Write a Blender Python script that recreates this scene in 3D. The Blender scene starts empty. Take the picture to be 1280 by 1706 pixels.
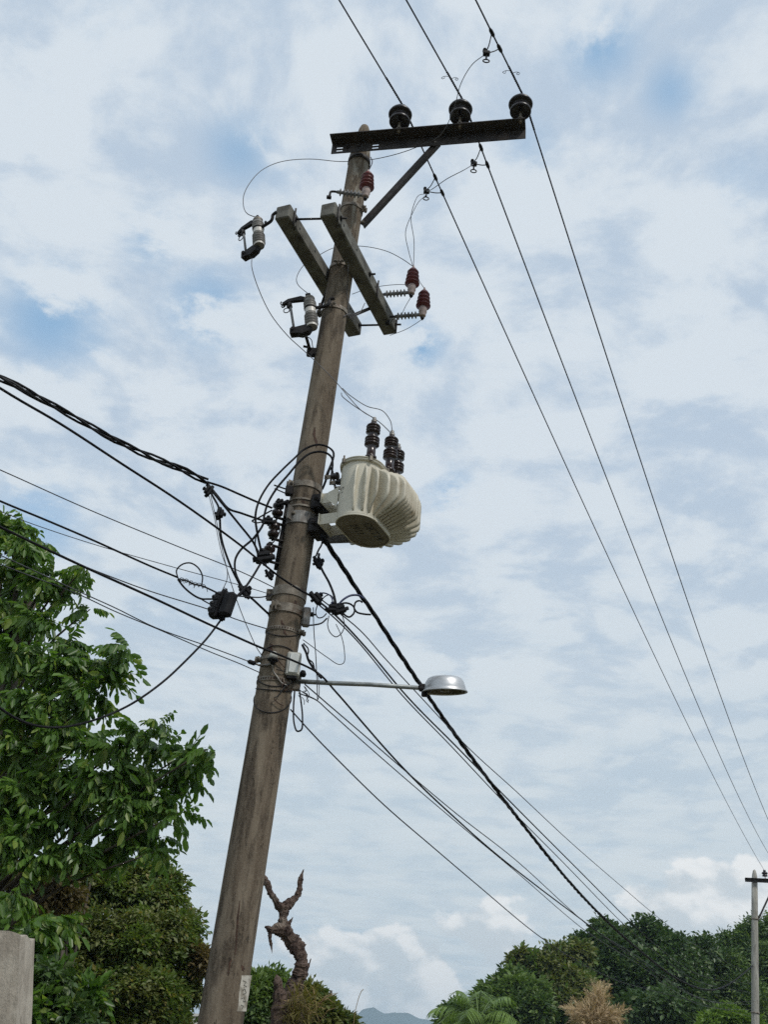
import bpy, math, random
import numpy as np
from mathutils import Matrix

random.seed(7)
rng = np.random.default_rng(11)
scene = bpy.context.scene
COL = scene.collection
PI = math.pi
R = math.radians

# ------------------------------------------------------------------ camera
TILT, ROLL, FPX = 29.0, 5.0, 1700.0          # focal length in pixels of the 1280 x 1706 photograph
EYE = np.array([0.0, 0.0, 1.6])
_t, _r = R(TILT), R(ROLL)
FWD = np.array([0, math.cos(_t), math.sin(_t)])
_up0 = np.array([0, -math.sin(_t), math.cos(_t)])
_rt0 = np.array([1.0, 0, 0])
RGT = _rt0 * math.cos(_r) + _up0 * math.sin(_r)
UPV = -_rt0 * math.sin(_r) + _up0 * math.cos(_r)
cam_data = bpy.data.cameras.new('camera')
cam_data.sensor_fit = 'VERTICAL'
cam_data.sensor_height = 36.0
cam_data.lens = 36.0 * FPX / 1706.0
cam_data.clip_start = 0.1
cam_data.clip_end = 30000
cam = bpy.data.objects.new('camera', cam_data)
COL.objects.link(cam)
cam.matrix_world = Matrix(((RGT[0], UPV[0], -FWD[0], EYE[0]), (RGT[1], UPV[1], -FWD[1], EYE[1]),
                           (RGT[2], UPV[2], -FWD[2], EYE[2]), (0, 0, 0, 1)))
scene.camera = cam

# ------------------------------------------------------------------ world: sky with broken altocumulus
SUN_EL, SUN_AZ = 52.0, 140.0                 # azimuth clockwise from +Y
world = bpy.data.worlds.new('World')
scene.world = world
world.use_nodes = True
NT = world.node_tree
NT.nodes.clear()


def nd(tree, kind, **kw):
    n = tree.nodes.new(kind)
    for k, v in kw.items():
        setattr(n, k, v)
    return n


def put(tree, sock, v):
    if hasattr(v, 'is_output') or isinstance(v, bpy.types.NodeSocket):
        tree.links.new(v, sock)
    else:
        sock.default_value = v


def mth(tree, op, a, b=None, c=None, clamp=False):
    n = nd(tree, 'ShaderNodeMath', operation=op, use_clamp=clamp)
    put(tree, n.inputs[0], a)
    if b is not None:
        put(tree, n.inputs[1], b)
    if c is not None:
        put(tree, n.inputs[2], c)
    return n.outputs[0]


def vmth(tree, op, a, b=None):
    n = nd(tree, 'ShaderNodeVectorMath', operation=op)
    put(tree, n.inputs[0], a)
    if b is not None:
        put(tree, n.inputs[1], b)
    return n.outputs['Value'] if op in ('DOT_PRODUCT', 'LENGTH', 'DISTANCE') else n.outputs[0]


def smooth(tree, v, lo, hi, t0=0.0, t1=1.0):
    n = nd(tree, 'ShaderNodeMapRange', interpolation_type='SMOOTHSTEP')
    for i, x in enumerate((v, lo, hi, t0, t1)):
        put(tree, n.inputs[i], x)
    return n.outputs[0]


def mixc(tree, f, a, b, mode='MIX'):
    n = nd(tree, 'ShaderNodeMix', data_type='RGBA', blend_type=mode)
    put(tree, n.inputs[0], f)
    put(tree, n.inputs[6], a)
    put(tree, n.inputs[7], b)
    return n.outputs[2]


def noise(tree, vec, scale, detail=4, rough=0.5, dist=0.0, lac=2.0):
    n = nd(tree, 'ShaderNodeTexNoise')
    if vec is not None:
        put(tree, n.inputs['Vector'], vec)
    n.inputs['Scale'].default_value = scale
    n.inputs['Detail'].default_value = detail
    n.inputs['Roughness'].default_value = rough
    n.inputs['Distortion'].default_value = dist
    n.inputs['Lacunarity'].default_value = lac
    return n.outputs['Fac']


def comb(tree, x, y, z):
    n = nd(tree, 'ShaderNodeCombineXYZ')
    for i, v in enumerate((x, y, z)):
        put(tree, n.inputs[i], v)
    return n.outputs[0]


def pix_dir(x, y):
    v = FWD + RGT * (x - 640) / FPX - UPV * (y - 853) / FPX
    return v / np.linalg.norm(v)


def wob2(t, P):
    n = nd(t, 'ShaderNodeTexNoise')
    t.links.new(P, n.inputs['Vector'])
    n.inputs['Scale'].default_value = 12.0
    n.inputs['Detail'].default_value = 4
    return n.outputs['Color']


def build_sky():
    t = NT
    tc = nd(t, 'ShaderNodeTexCoord')
    dirv = vmth(t, 'NORMALIZE', tc.outputs['Generated'])
    sep = nd(t, 'ShaderNodeSeparateXYZ')
    t.links.new(dirv, sep.inputs[0])
    x, y, z = sep.outputs
    sky = nd(t, 'ShaderNodeTexSky', sky_type='NISHITA', sun_disc=False)
    sky.sun_elevation = R(SUN_EL)
    sky.sun_rotation = R(SUN_AZ)
    sky.air_density = 1.0
    sky.dust_density = 0.6
    sky.ozone_density = 1.5
    zc = mth(t, 'ADD', mth(t, 'MAXIMUM', z, 0.0), 0.10)
    px, py = mth(t, 'DIVIDE', x, zc), mth(t, 'DIVIDE', y, zc)
    P = comb(t, px, py, 0.0)
    wob = nd(t, 'ShaderNodeTexNoise')
    t.links.new(P, wob.inputs['Vector'])
    wob.inputs['Scale'].default_value = 1.3
    wob.inputs['Detail'].default_value = 3
    Pw = vmth(t, 'ADD', P, vmth(t, 'SCALE', vmth(t, 'SUBTRACT', wob.outputs['Color'], (0.5, 0.5, 0.5))))
    Pw.node.inputs[1].links[0].from_node.inputs['Scale'].default_value = 0.35
    n_big = noise(t, Pw, 1.15, 2, 0.5)
    n_mid = noise(t, Pw, 7.0, 8, 0.66)
    vor = nd(t, 'ShaderNodeTexVoronoi', feature='SMOOTH_F1')
    Pv = vmth(t, 'ADD', Pw, vmth(t, 'SCALE', vmth(t, 'SUBTRACT', wob2(t, Pw), (0.5, 0.5, 0.5))))
    Pv.node.inputs[1].links[0].from_node.inputs['Scale'].default_value = 0.16
    t.links.new(Pv, vor.inputs['Vector'])
    vor.inputs['Scale'].default_value = 7.4
    vor.inputs['Smoothness'].default_value = 0.45
    puff = mth(t, 'SUBTRACT', 1.0, vor.outputs['Distance'])
    Pr = comb(t, mth(t, 'ADD', mth(t, 'MULTIPLY', px, 2.2), mth(t, 'MULTIPLY', py, 0.9)), mth(t, 'MULTIPLY', py, 5.5), 3.1)
    n_rib = noise(t, Pr, 0.9, 5, 0.58, 0.4)
    dens = mth(t, 'ADD', mth(t, 'ADD', mth(t, 'MULTIPLY', n_mid, 0.62), mth(t, 'MULTIPLY', n_rib, 0.16)),
               mth(t, 'MULTIPLY', mth(t, 'SUBTRACT', puff, 0.1), 0.34))
    thick = smooth(t, mth(t, 'SUBTRACT', dens, mth(t, 'MULTIPLY', mth(t, 'SUBTRACT', 0.5, n_big), 0.16)), 0.395, 0.585)
    # openings in the cloud sheet, where the photograph shows them and, by noise, all round the sky
    hole = mth(t, 'MULTIPLY', smooth(t, n_big, 0.42, 0.26), 0.4)
    spots = [(85, 530, .050, .95), (345, 515, .040, .9), (135, 565, .030, .6), (700, 572, .026, 1.0), (1000, 75, .036, .9), (1120, 150, .026, .7),
             (400, 250, .034, .7), (755, 825, .026, .75), (60, 870, .045, .85), (250, 395, .030, .6), (880, 250, .028, .45),
             (470, 290, .02, .3), (1230, 300, .03, .35), (180, 40, .03, .3)]
    for sx, sy, sr, sa in spots:
        dd = vmth(t, 'DISTANCE', dirv, tuple(pix_dir(sx, sy)))
        hole = mth(t, 'MAXIMUM', hole, smooth(t, dd, sr * 1.5, 0.0, 0.0, sa))
    hole = mth(t, 'MULTIPLY', hole, smooth(t, dens, 0.62, 0.49), clamp=True)
    K = 1 / 0.15
    grey = (0.50 * K, 0.605 * K, 0.73 * K, 1)
    white = (0.70 * K, 0.77 * K, 0.835 * K, 1)
    cl = mixc(t, thick, grey, white)
    # lower sky: thicker, milky layer seen edge-on
    low = smooth(t, z, 0.56, 0.10)
    cl = mixc(t, mth(t, 'MULTIPLY', low, 0.70), cl, mixc(t, smooth(t, n_rib, 0.3, 0.7), (0.595 * K, 0.69 * K, 0.745 * K, 1), (0.71 * K, 0.775 * K, 0.80 * K, 1)))
    col = mixc(t, mth(t, 'MULTIPLY', hole, mth(t, 'SUBTRACT', 1.0, mth(t, 'MULTIPLY', low, 0.6))), cl,
               mixc(t, 0.62, mixc(t, 1.0, sky.outputs[0], (1.3, 1.3, 1.3, 1), 'MULTIPLY'), (0.32 * K, 0.55 * K, 0.77 * K, 1)))
    # distant cumulus on the horizon
    az = mth(t, 'ARCTAN2', x, y)
    Q = comb(t, mth(t, 'MULTIPLY', az, 6.5), mth(t, 'MULTIPLY', z, 10.0), 1.7)
    c1 = noise(t, Q, 1.6, 6, 0.52, 0.15)
    Q2 = comb(t, mth(t, 'ADD', mth(t, 'MULTIPLY', az, 6.5), 0.10), mth(t, 'ADD', mth(t, 'MULTIPLY', z, 10.0), 0.14), 1.7)
    c2 = noise(t, Q2, 1.6, 6, 0.52, 0.15)
    bump_h = 0.0
    for sx, sy, sr, sa in [(560, 1640, .055, .30), (640, 1650, .06, .28), (820, 1585, .05, .22), (730, 1640, .06, .24), (1170, 1500, .075, .30), (1260, 1500, .07, .26), (1080, 1510, .05, .24)]:
        dd = vmth(t, 'DISTANCE', dirv, tuple(pix_dir(sx, sy)))
        bump_h = mth(t, 'MAXIMUM', bump_h, smooth(t, dd, sr, 0.0, 0.0, sa))
    lim = smooth(t, z, 0.02, 0.24, 0.46, 0.72)
    cum = smooth(t, mth(t, 'SUBTRACT', mth(t, 'ADD', c1, bump_h), lim), 0.0, 0.06)
    cum = mth(t, 'MULTIPLY', cum, smooth(t, z, 0.30, 0.20))
    cshade = smooth(t, mth(t, 'SUBTRACT', c1, c2), -0.07, 0.07)
    ccol = mixc(t, cshade, (0.64 * K, 0.70 * K, 0.74 * K, 1), (0.95 * K, 0.955 * K, 0.945 * K, 1))
    col = mixc(t, mth(t, 'MULTIPLY', cum, 0.9), col, ccol)
    bg = nd(t, 'ShaderNodeBackground')
    t.links.new(col, bg.inputs[0])
    bg.inputs[1].default_value = 0.15
    out = nd(t, 'ShaderNodeOutputWorld')
    t.links.new(bg.outputs[0], out.inputs[0])


build_sky()
world.cycles.sampling_method = 'MANUAL'
world.cycles.sample_map_resolution = 512

# ------------------------------------------------------------------ sun (veiled by cloud)
sd = bpy.data.lights.new('sun', 'SUN')
sd.energy = 2.2
sd.angle = R(6)
sd.color = (1.0, 0.95, 0.88)
sun = bpy.data.objects.new('sun', sd)
COL.objects.link(sun)
sun.rotation_euler = (R(90 - SUN_EL), 0, R(180 - SUN_AZ))
sun.location = (0, 0, 40)

vs = scene.view_settings
vs.view_transform = 'Standard'
vs.look = 'None'
vs.exposure = 0.0
vs.gamma = 1.0
vs.use_curve_mapping = False
scene.cycles.max_bounces = 4
scene.cycles.transparent_max_bounces = 4
scene.cycles.use_denoising = False

# ------------------------------------------------------------------ measuring helpers: a picture point + a known plane give a place


def ray(x, y):
    return FWD + RGT * (x - 640) / FPX - UPV * (y - 853) / FPX


def at(x, y, Y):
    d = ray(x, y)
    return EYE + d * (Y / d[1])


def atz(x, y, z):
    d = ray(x, y)
    return EYE + d * ((z - EYE[2]) / d[2])


def on_plane(x, y, A, B):
    m = np.cross(np.asarray(B) - A, (0, 0, 1.0))
    d = ray(x, y)
    return EYE + d * (((A - EYE) @ m) / (d @ m))


def V(*a):
    return np.array(a, float)


def unit(v):
    v = np.asarray(v, float)
    return v / np.linalg.norm(v)


def frame(axis, hint=(0, 0, 1)):
    a = unit(axis)
    h = np.asarray(hint, float)
    if abs(a @ unit(h)) > 0.98:
        h = V(1, 0, 0)
    s = unit(np.cross(h, a))
    return a, s, np.cross(a, s)


# ------------------------------------------------------------------ mesh builder
class MB:
    def __init__(self):
        self.v, self.f, self.sm = [], [], []

    def add(self, verts, faces, smooth=False):
        o = len(self.v)
        self.v.extend([tuple(map(float, p)) for p in verts])
        self.f.extend([tuple(i + o for i in f) for f in faces])
        self.sm.extend([smooth] * len(faces))
        return self

    def box(self, c, size, ax=None, bev=0.0):
        c = np.asarray(c, float)
        M = np.eye(3) if ax is None else np.array([unit(a) for a in ax])
        sx, sy, sz = [s / 2 for s in size]
        if bev <= 0:
            vs_ = [c + M.T @ V(i * sx, j * sy, k * sz) for i in (-1, 1) for j in (-1, 1) for k in (-1, 1)]
            self.add(vs_, [(0, 1, 3, 2), (4, 6, 7, 5), (0, 4, 5, 1), (2, 3, 7, 6), (0, 2, 6, 4), (1, 5, 7, 3)])
            return self
        b = bev
        vs_, idx = [], {}
        for i in (-1, 1):
            for j in (-1, 1):
                for k in (-1, 1):
                    for a in range(3):
                        p = [i * (sx - b), j * (sy - b), k * (sz - b)]
                        p[a] = (i * sx, j * sy, k * sz)[a]
                        idx[(i, j, k, a)] = len(vs_)
                        vs_.append(c + M.T @ np.array(p))
        fs = []
        for a in range(3):
            for s in (-1, 1):
                q = []
                for (u, w) in ((-1, -1), (1, -1), (1, 1), (-1, 1)):
                    k = [0, 0, 0]
                    k[a] = s
                    k[(a + 1) % 3] = u
                    k[(a + 2) % 3] = w
                    q.append(idx[(k[0], k[1], k[2], a)])
                fs.append(tuple(q if s > 0 else q[::-1]))
        for a in range(3):
            b1, c1 = (a + 1) % 3, (a + 2) % 3
            for u in (-1, 1):
                for w in (-1, 1):
                    k0, k1 = [0] * 3, [0] * 3
                    k0[a], k1[a] = -1, 1
                    k0[b1] = k1[b1] = u
                    k0[c1] = k1[c1] = w
                    q = (idx[(*k0, b1)], idx[(*k1, b1)], idx[(*k1, c1)], idx[(*k0, c1)])
                    fs.append(q if u * w > 0 else q[::-1])
        for i in (-1, 1):
            for j in (-1, 1):
                for k in (-1, 1):
                    q = (idx[(i, j, k, 0)], idx[(i, j, k, 1)], idx[(i, j, k, 2)])
                    fs.append(q if i * j * k > 0 else q[::-1])
        return self.add(vs_, fs)

    def tube(self, pts, r, n=6, caps=True, smooth=True):
        pts = [np.asarray(p, float) for p in pts]
        m = len(pts)
        rr = [r] * m if np.isscalar(r) else list(r)
        vs_, fs = [], []
        prev = None
        for i, p in enumerate(pts):
            tg = pts[min(i + 1, m - 1)] - pts[max(i - 1, 0)]
            ln = np.linalg.norm(tg)
            tg = tg / ln if ln > 1e-9 else V(0, 0, 1)
            if prev is None:
                _, s, _ = frame(tg)
            else:
                s = prev - tg * (prev @ tg)
                s = unit(s) if np.linalg.norm(s) > 1e-6 else frame(tg)[1]
            prev = s
            w = np.cross(tg, s)
            for k in range(n):
                a = 2 * PI * k / n
                vs_.append(p + rr[i] * (math.cos(a) * s + math.sin(a) * w))
        for i in range(m - 1):
            for k in range(n):
                a, b = i * n + k, i * n + (k + 1) % n
                fs.append((a, b, b + n, a + n))
        self.add(vs_, fs, smooth)
        if caps:
            o = len(self.v) - len(vs_)
            self.f.append(tuple(o + k for k in range(n))[::-1])
            self.f.append(tuple(o + (m - 1) * n + k for k in range(n)))
            self.sm.extend([False, False])
        return self

    def cyl(self, p0, p1, r0, r1=None, n=12, smooth=True):
        return self.tube([p0, p1], [r0, r0 if r1 is None else r1], n, True, smooth)

    def lathe(self, prof, origin=(0, 0, 0), axis=(0, 0, 1), n=20, closed=False, flat=False):
        o = np.asarray(origin, float)
        a, s, w = frame(axis)
        vs_, fs = [], []
        for (r, h) in prof:
            for k in range(n):
                t = 2 * PI * k / n
                vs_.append(o + a * h + max(r, 1e-4) * (math.cos(t) * s + math.sin(t) * w))
        m = len(prof)
        for i in range(m - 1 + (1 if closed else 0)):
            for k in range(n):
                j = (i + 1) % m
                fs.append((i * n + k, i * n + (k + 1) % n, j * n + (k + 1) % n, j * n + k))
        return self.add(vs_, fs, not flat)

    def prism(self, poly, o, ex, ey, ez, thick):
        """polygon (u, v) in the plane ex, ey, extruded +-thick/2 along ez"""
        o = np.asarray(o, float)
        m = len(poly)
        vs_ = [o + ex * u + ey * v + ez * s * thick / 2 for s in (-1, 1) for (u, v) in poly]
        fs = [tuple(range(m))[::-1], tuple(range(m, 2 * m))]
        fs += [(i, (i + 1) % m, (i + 1) % m + m, i + m) for i in range(m)]
        return self.add(vs_, fs)

    def plate(self, o, ex, ey, ez, us, vs2, holes, thick):
        """grid plate with real openings at cells (i, j) in holes"""
        o = np.asarray(o, float)
        nu, nv = len(us), len(vs2)
        P = lambda i, j, s: s * nu * nv + i * nv + j
        vs_ = [o + ex * u + ey * v + ez * s * thick for s in (0, 1) for u in us for v in vs2]
        fs = []
        solid = lambda i, j: 0 <= i < nu - 1 and 0 <= j < nv - 1 and (i, j) not in holes
        for i in range(nu - 1):
            for j in range(nv - 1):
                if not solid(i, j):
                    continue
                fs.append((P(i, j, 0), P(i, j + 1, 0), P(i + 1, j + 1, 0), P(i + 1, j, 0)))
                fs.append((P(i, j, 1), P(i + 1, j, 1), P(i + 1, j + 1, 1), P(i, j + 1, 1)))
                for (di, dj, a, b) in ((-1, 0, (i, j), (i, j + 1)), (1, 0, (i + 1, j + 1), (i + 1, j)),
                                       (0, -1, (i + 1, j), (i, j)), (0, 1, (i, j + 1), (i + 1, j + 1))):
                    if not solid(i + di, j + dj):
                        fs.append((P(*a, 0), P(*a, 1), P(*b, 1), P(*b, 0)))
        return self.add(vs_, fs)

    def build(self, name, m, parent=None, local=False, origin=None):
        """world-space vertices become local to the parent's root (or to origin)"""
        if parent is not None and origin is None:
            origin = np.array(parent['_o']) if '_o' in parent.keys() else V(0, 0, 0)
        if local or origin is None:
            origin = V(0, 0, 0)
        me = bpy.data.meshes.new(name)
        vv = np.asarray(self.v, float) - origin
        me.from_pydata(vv.tolist(), [], self.f)
        me.polygons.foreach_set('use_smooth', self.sm)
        me.materials.append(MAT[m] if isinstance(m, str) else m)
        me.update()
        o = bpy.data.objects.new(name, me)
        COL.objects.link(o)
        if parent is not None:
            o.parent = parent
            o['_o'] = [float(q) for q in origin]
        else:
            o.location = origin
        return o


def tag(o, label=None, cat=None, group=None, kind=None):
    for k, v in (('label', label), ('category', cat), ('group', group), ('kind', kind)):
        if v:
            o[k] = v
    return o


def thing(name, label, cat, loc=(0, 0, 0), group=None):
    e = bpy.data.objects.new(name, None)
    COL.objects.link(e)
    e.empty_display_size = 0.1
    e.location = loc
    e['_o'] = [float(q) for q in loc]
    return tag(e, label, cat, group)


def copy_tree(o, parent=None):
    kids = list(o.children)
    c = o.copy()
    COL.objects.link(c)
    c.parent = parent
    for k in kids:
        copy_tree(k, c)
    return c


def catmull(pts, k=6):
    pts = [np.asarray(p, float) for p in pts]
    if len(pts) < 3:
        return pts
    P = [2 * pts[0] - pts[1]] + pts + [2 * pts[-1] - pts[-2]]
    out = []
    for i in range(1, len(P) - 2):
        p0, p1, p2, p3 = P[i - 1:i + 3]
        # centripetal parametrisation keeps uneven control spacing smooth
        t01 = max(np.linalg.norm(p1 - p0), 1e-6) ** 0.5
        t12 = max(np.linalg.norm(p2 - p1), 1e-6) ** 0.5
        t23 = max(np.linalg.norm(p3 - p2), 1e-6) ** 0.5
        m1 = (p2 - p1) + t12 * ((p1 - p0) / t01 - (p2 - p0) / (t01 + t12))
        m2 = (p2 - p1) + t12 * ((p3 - p2) / t23 - (p3 - p1) / (t12 + t23))
        for j in range(k):
            s = j / k
            s2, s3 = s * s, s * s * s
            out.append((2 * s3 - 3 * s2 + 1) * p1 + (s3 - 2 * s2 + s) * m1 + (-2 * s3 + 3 * s2) * p2 + (s3 - s2) * m2)
    out.append(pts[-1])
    return out


def sagged(A, B, sag, n=24):
    A, B = np.asarray(A, float), np.asarray(B, float)
    return [A + (B - A) * s - V(0, 0, 4 * sag * s * (1 - s)) for s in np.linspace(0, 1, n + 1)]


def strands(pts, n, r_off, pitch, phase=0.0):
    """helical strands round a path"""
    pts = [np.asarray(p, float) for p in pts]
    seg = np.r_[0, np.cumsum([np.linalg.norm(b - a) for a, b in zip(pts, pts[1:])])]
    N = max(8, int(seg[-1] / (pitch / 8)))
    N = min(N, 700)
    S = np.linspace(0, seg[-1], N)
    A = np.array(pts)
    Q = np.stack([np.interp(S, seg, A[:, i]) for i in range(3)], 1)
    T = np.gradient(Q, axis=0)
    T /= np.linalg.norm(T, axis=1)[:, None]
    s = np.cross(T, (0.13, 0.2, 1.0))
    s /= np.linalg.norm(s, axis=1)[:, None]
    w = np.cross(T, s)
    res = []
    for k in range(n):
        a = phase + 2 * PI * (S / pitch + k / n) + 0.5 * np.sin(S * 2.1 + phase)
        ro = r_off * (1 + 0.15 * np.sin(S * 3.3 + k))
        res.append([Q[i] + ro[i] * (math.cos(a[i]) * s[i] + math.sin(a[i]) * w[i]) for i in range(N)])
    return res


# ------------------------------------------------------------------ materials
MAT = {}


def base_mat(name):
    m = bpy.data.materials.new(name)
    m.use_nodes = True
    t = m.node_tree
    b = t.nodes['Principled BSDF']
    MAT[name] = m
    return m, t, b


def simple(name, c1, c2=None, rough=0.6, metal=0.0, scale=8.0, stretch=(1, 1, 1), bump=0.0, lo=0.35, hi=0.65, c3=None, scale3=2.0,
           lo3=0.55, hi3=0.7, rvar=0.15, det=6, spec=0.5):
    m, t, b = base_mat(name)
    tc = nd(t, 'ShaderNodeTexCoord')
    mp = nd(t, 'ShaderNodeMapping')
    t.links.new(tc.outputs['Object'], mp.inputs[0])
    mp.inputs['Scale'].default_value = stretch
    n1 = noise(t, mp.outputs[0], scale, det, 0.6, 0.2)
    f = smooth(t, n1, lo, hi)
    col = mixc(t, f, (*c1, 1), (*(c2 or [k * 0.8 for k in c1]), 1))
    if c3:
        n3 = noise(t, mp.outputs[0], scale3, 7, 0.65, 0.3)
        col = mixc(t, smooth(t, n3, lo3, hi3), col, (*c3, 1))
    t.links.new(col, b.inputs['Base Color'])
    b.inputs['Metallic'].default_value = metal
    b.inputs['Specular IOR Level'].default_value = spec
    put(t, b.inputs['Roughness'], mth(t, 'ADD', mth(t, 'MULTIPLY', n1, rvar * 2), rough - rvar, clamp=True))
    if bump:
        bp = nd(t, 'ShaderNodeBump')
        bp.inputs['Strength'].default_value = 1.0
        bp.inputs['Distance'].default_value = bump
        nb = noise(t, mp.outputs[0], scale * 3, 8, 0.65)
        t.links.new(nb, bp.inputs['Height'])
        t.links.new(bp.outputs[0], b.inputs['Normal'])
    return m


def pole_mat(name, pale, mid, dark):
    m, t, b = base_mat(name)
    tc = nd(t, 'ShaderNodeTexCoord')

    def mapped(sc):
        mp = nd(t, 'ShaderNodeMapping')
        t.links.new(tc.outputs['Object'], mp.inputs[0])
        mp.inputs['Scale'].default_value = sc
        return mp.outputs[0]
    streak = noise(t, mapped((1, 1, 0.10)), 8, 6, 0.6, 0.3)
    streak2 = noise(t, mapped((1, 1, 0.16)), 17, 5, 0.6, 0.3)
    blot = noise(t, mapped((1, 1, 0.5)), 3.0, 8, 0.62, 0.4)
    pore = noise(t, mapped((1, 1, 1)), 60, 5, 0.7)
    pit = noise(t, mapped((1, 1, 0.35)), 22, 7, 0.7)
    f = smooth(t, mth(t, 'ADD', mth(t, 'MULTIPLY', streak, 0.6), mth(t, 'MULTIPLY', blot, 0.4)), 0.40, 0.60)
    col = mixc(t, f, (*mid, 1), (*pale, 1))
    col = mixc(t, mth(t, 'MULTIPLY', smooth(t, mth(t, 'ADD', mth(t, 'MULTIPLY', streak2, 0.5), mth(t, 'MULTIPLY', blot, 0.5)), 0.465, 0.60), 0.82), col, (*dark, 1))
    col = mixc(t, mth(t, 'MULTIPLY', smooth(t, pit, 0.60, 0.70), 0.65), col, (*[k * 0.7 for k in dark], 1))
    col = mixc(t, smooth(t, pore, 0.35, 0.75, 0.0, 0.35), col, (*[k * 1.25 for k in pale], 1))
    # the upper pole is washed paler and greyer, with lime runs
    sp = nd(t, 'ShaderNodeSeparateXYZ')
    t.links.new(tc.outputs['Object'], sp.inputs[0])
    lime = mth(t, 'MULTIPLY', smooth(t, noise(t, mapped((1, 1, 0.15)), 9, 7, 0.7, 0.5), 0.5, 0.63), smooth(t, sp.outputs[2], 8.2, 9.6))
    col = mixc(t, mth(t, 'MULTIPLY', lime, 0.7), col, (0.36, 0.34, 0.29, 1))
    t.links.new(col, b.inputs['Base Color'])
    b.inputs['Roughness'].default_value = 0.9
    b.inputs['Specular IOR Level'].default_value = 0.25
    bp = nd(t, 'ShaderNodeBump')
    bp.inputs['Distance'].default_value = 0.006
    t.links.new(mth(t, 'ADD', mth(t, 'MULTIPLY', pore, 0.4), mth(t, 'SUBTRACT', pit, mth(t, 'MULTIPLY', smooth(t, pit, 0.60, 0.70), 0.8))), bp.inputs['Height'])
    t.links.new(bp.outputs[0], b.inputs['Normal'])
    return m


def leaf_mat(name, c_a, c_b, c_c=None, p_c=0.9, rough=0.45, transl=0.35, spec=0.5):
    m, t, b = base_mat(name)
    geo = nd(t, 'ShaderNodeNewGeometry')
    oi = nd(t, 'ShaderNodeObjectInfo')
    rnd = mth(t, 'FRACT', mth(t, 'ADD', geo.outputs['Random Per Island'], mth(t, 'MULTIPLY', oi.outputs['Random'], 1.0)))
    tc = nd(t, 'ShaderNodeTexCoord')
    big = noise(t, tc.outputs['Object'], 0.9, 3, 0.5)
    k = mth(t, 'ADD', mth(t, 'MULTIPLY', rnd, 0.65), mth(t, 'MULTIPLY', smooth(t, big, 0.35, 0.65), 0.35))
    col = mixc(t, k, (*c_a, 1), (*c_b, 1))
    if c_c:
        r2 = mth(t, 'FRACT', mth(t, 'MULTIPLY', rnd, 13.37))
        col = mixc(t, mth(t, 'GREATER_THAN', r2, p_c), col, (*c_c, 1))
    t.links.new(col, b.inputs['Base Color'])
    b.inputs['Roughness'].default_value = rough
    b.inputs['Specular IOR Level'].default_value = spec
    tr = nd(t, 'ShaderNodeBsdfTranslucent')
    t.links.new(mixc(t, 1.0, col, (1.25, 1.35, 0.6, 1), 'MULTIPLY'), tr.inputs[0])
    mx = nd(t, 'ShaderNodeMixShader')
    mx.inputs[0].default_value = transl
    out = t.nodes['Material Output']
    t.links.new(b.outputs[0], mx.inputs[1])
    t.links.new(tr.outputs[0], mx.inputs[2])
    t.links.new(mx.outputs[0], out.inputs[0])
    return m


pole_mat('pole_concrete', (0.205, 0.170, 0.128), (0.105, 0.081, 0.058), (0.028, 0.020, 0.014))
pole_mat('far_pole_concrete', (0.38, 0.37, 0.33), (0.27, 0.26, 0.23), (0.12, 0.11, 0.10))
simple('arm_concrete', (0.155, 0.152, 0.132), (0.088, 0.084, 0.072), 0.9, scale=9, stretch=(1, 1, 1), bump=0.003, c3=(0.045, 0.042, 0.035), scale3=5, lo3=0.55, hi3=0.68)
simple('dark_steel', (0.050, 0.043, 0.040), (0.026, 0.023, 0.023), 0.65, 0.2, scale=14, bump=0.0008, c3=(0.085, 0.062, 0.048), scale3=6, lo3=0.55, hi3=0.75)
simple('black_steel', (0.020, 0.017, 0.017), (0.010, 0.009, 0.010), 0.6, 0.1, scale=20, spec=0.25)
simple('galvanised', (0.26, 0.25, 0.23), (0.16, 0.15, 0.14), 0.55, 0.6, scale=16, c3=(0.16, 0.12, 0.09), scale3=7, lo3=0.55, hi3=0.72)
simple('band_steel', (0.24, 0.215, 0.18), (0.15, 0.13, 0.105), 0.65, 0.4, scale=14, c3=(0.09, 0.06, 0.042), scale3=9, lo3=0.52, hi3=0.66)
simple('rust', (0.075, 0.038, 0.024), (0.035, 0.02, 0.014), 0.85, 0.1, scale=30, bump=0.002)
simple('brown_porcelain', (0.030, 0.016, 0.015), (0.020, 0.012, 0.012), 0.22, 0.0, scale=10, rvar=0.08)
simple('dark_porcelain', (0.016, 0.012, 0.014), (0.010, 0.008, 0.010), 0.35, 0.0, scale=10, rvar=0.08)
simple('grey_porcelain', (0.23, 0.22, 0.20), (0.15, 0.14, 0.13), 0.4, 0.0, scale=8, c3=(0.11, 0.10, 0.09), scale3=5)
simple('white_porcelain', (0.62, 0.60, 0.56), (0.48, 0.46, 0.42), 0.4, 0.0, scale=8)
simple('red_polymer', (0.135, 0.018, 0.016), (0.085, 0.012, 0.013), 0.45, 0.0, scale=12)
simple('pink_base', (0.50, 0.40, 0.37), (0.36, 0.28, 0.26), 0.6, 0.0, scale=14)
simple('grey_polymer', (0.20, 0.20, 0.20), (0.13, 0.13, 0.135), 0.5, 0.0, scale=14)
simple('aluminium', (0.55, 0.56, 0.57), (0.42, 0.43, 0.44), 0.42, 0.75, scale=6, stretch=(1, 1, 6), c3=(0.30, 0.29, 0.27), scale3=5, lo3=0.58, hi3=0.75)
simple('lamp_pipe', (0.30, 0.32, 0.32), (0.20, 0.22, 0.22), 0.5, 0.55, scale=14)
simple('lamp_glass', (0.10, 0.085, 0.05), (0.055, 0.048, 0.03), 0.15, 0.0, scale=4)
simple('black_rubber', (0.012, 0.012, 0.014), (0.005, 0.005, 0.007), 0.65, 0.0, scale=12, spec=0.15)
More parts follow.
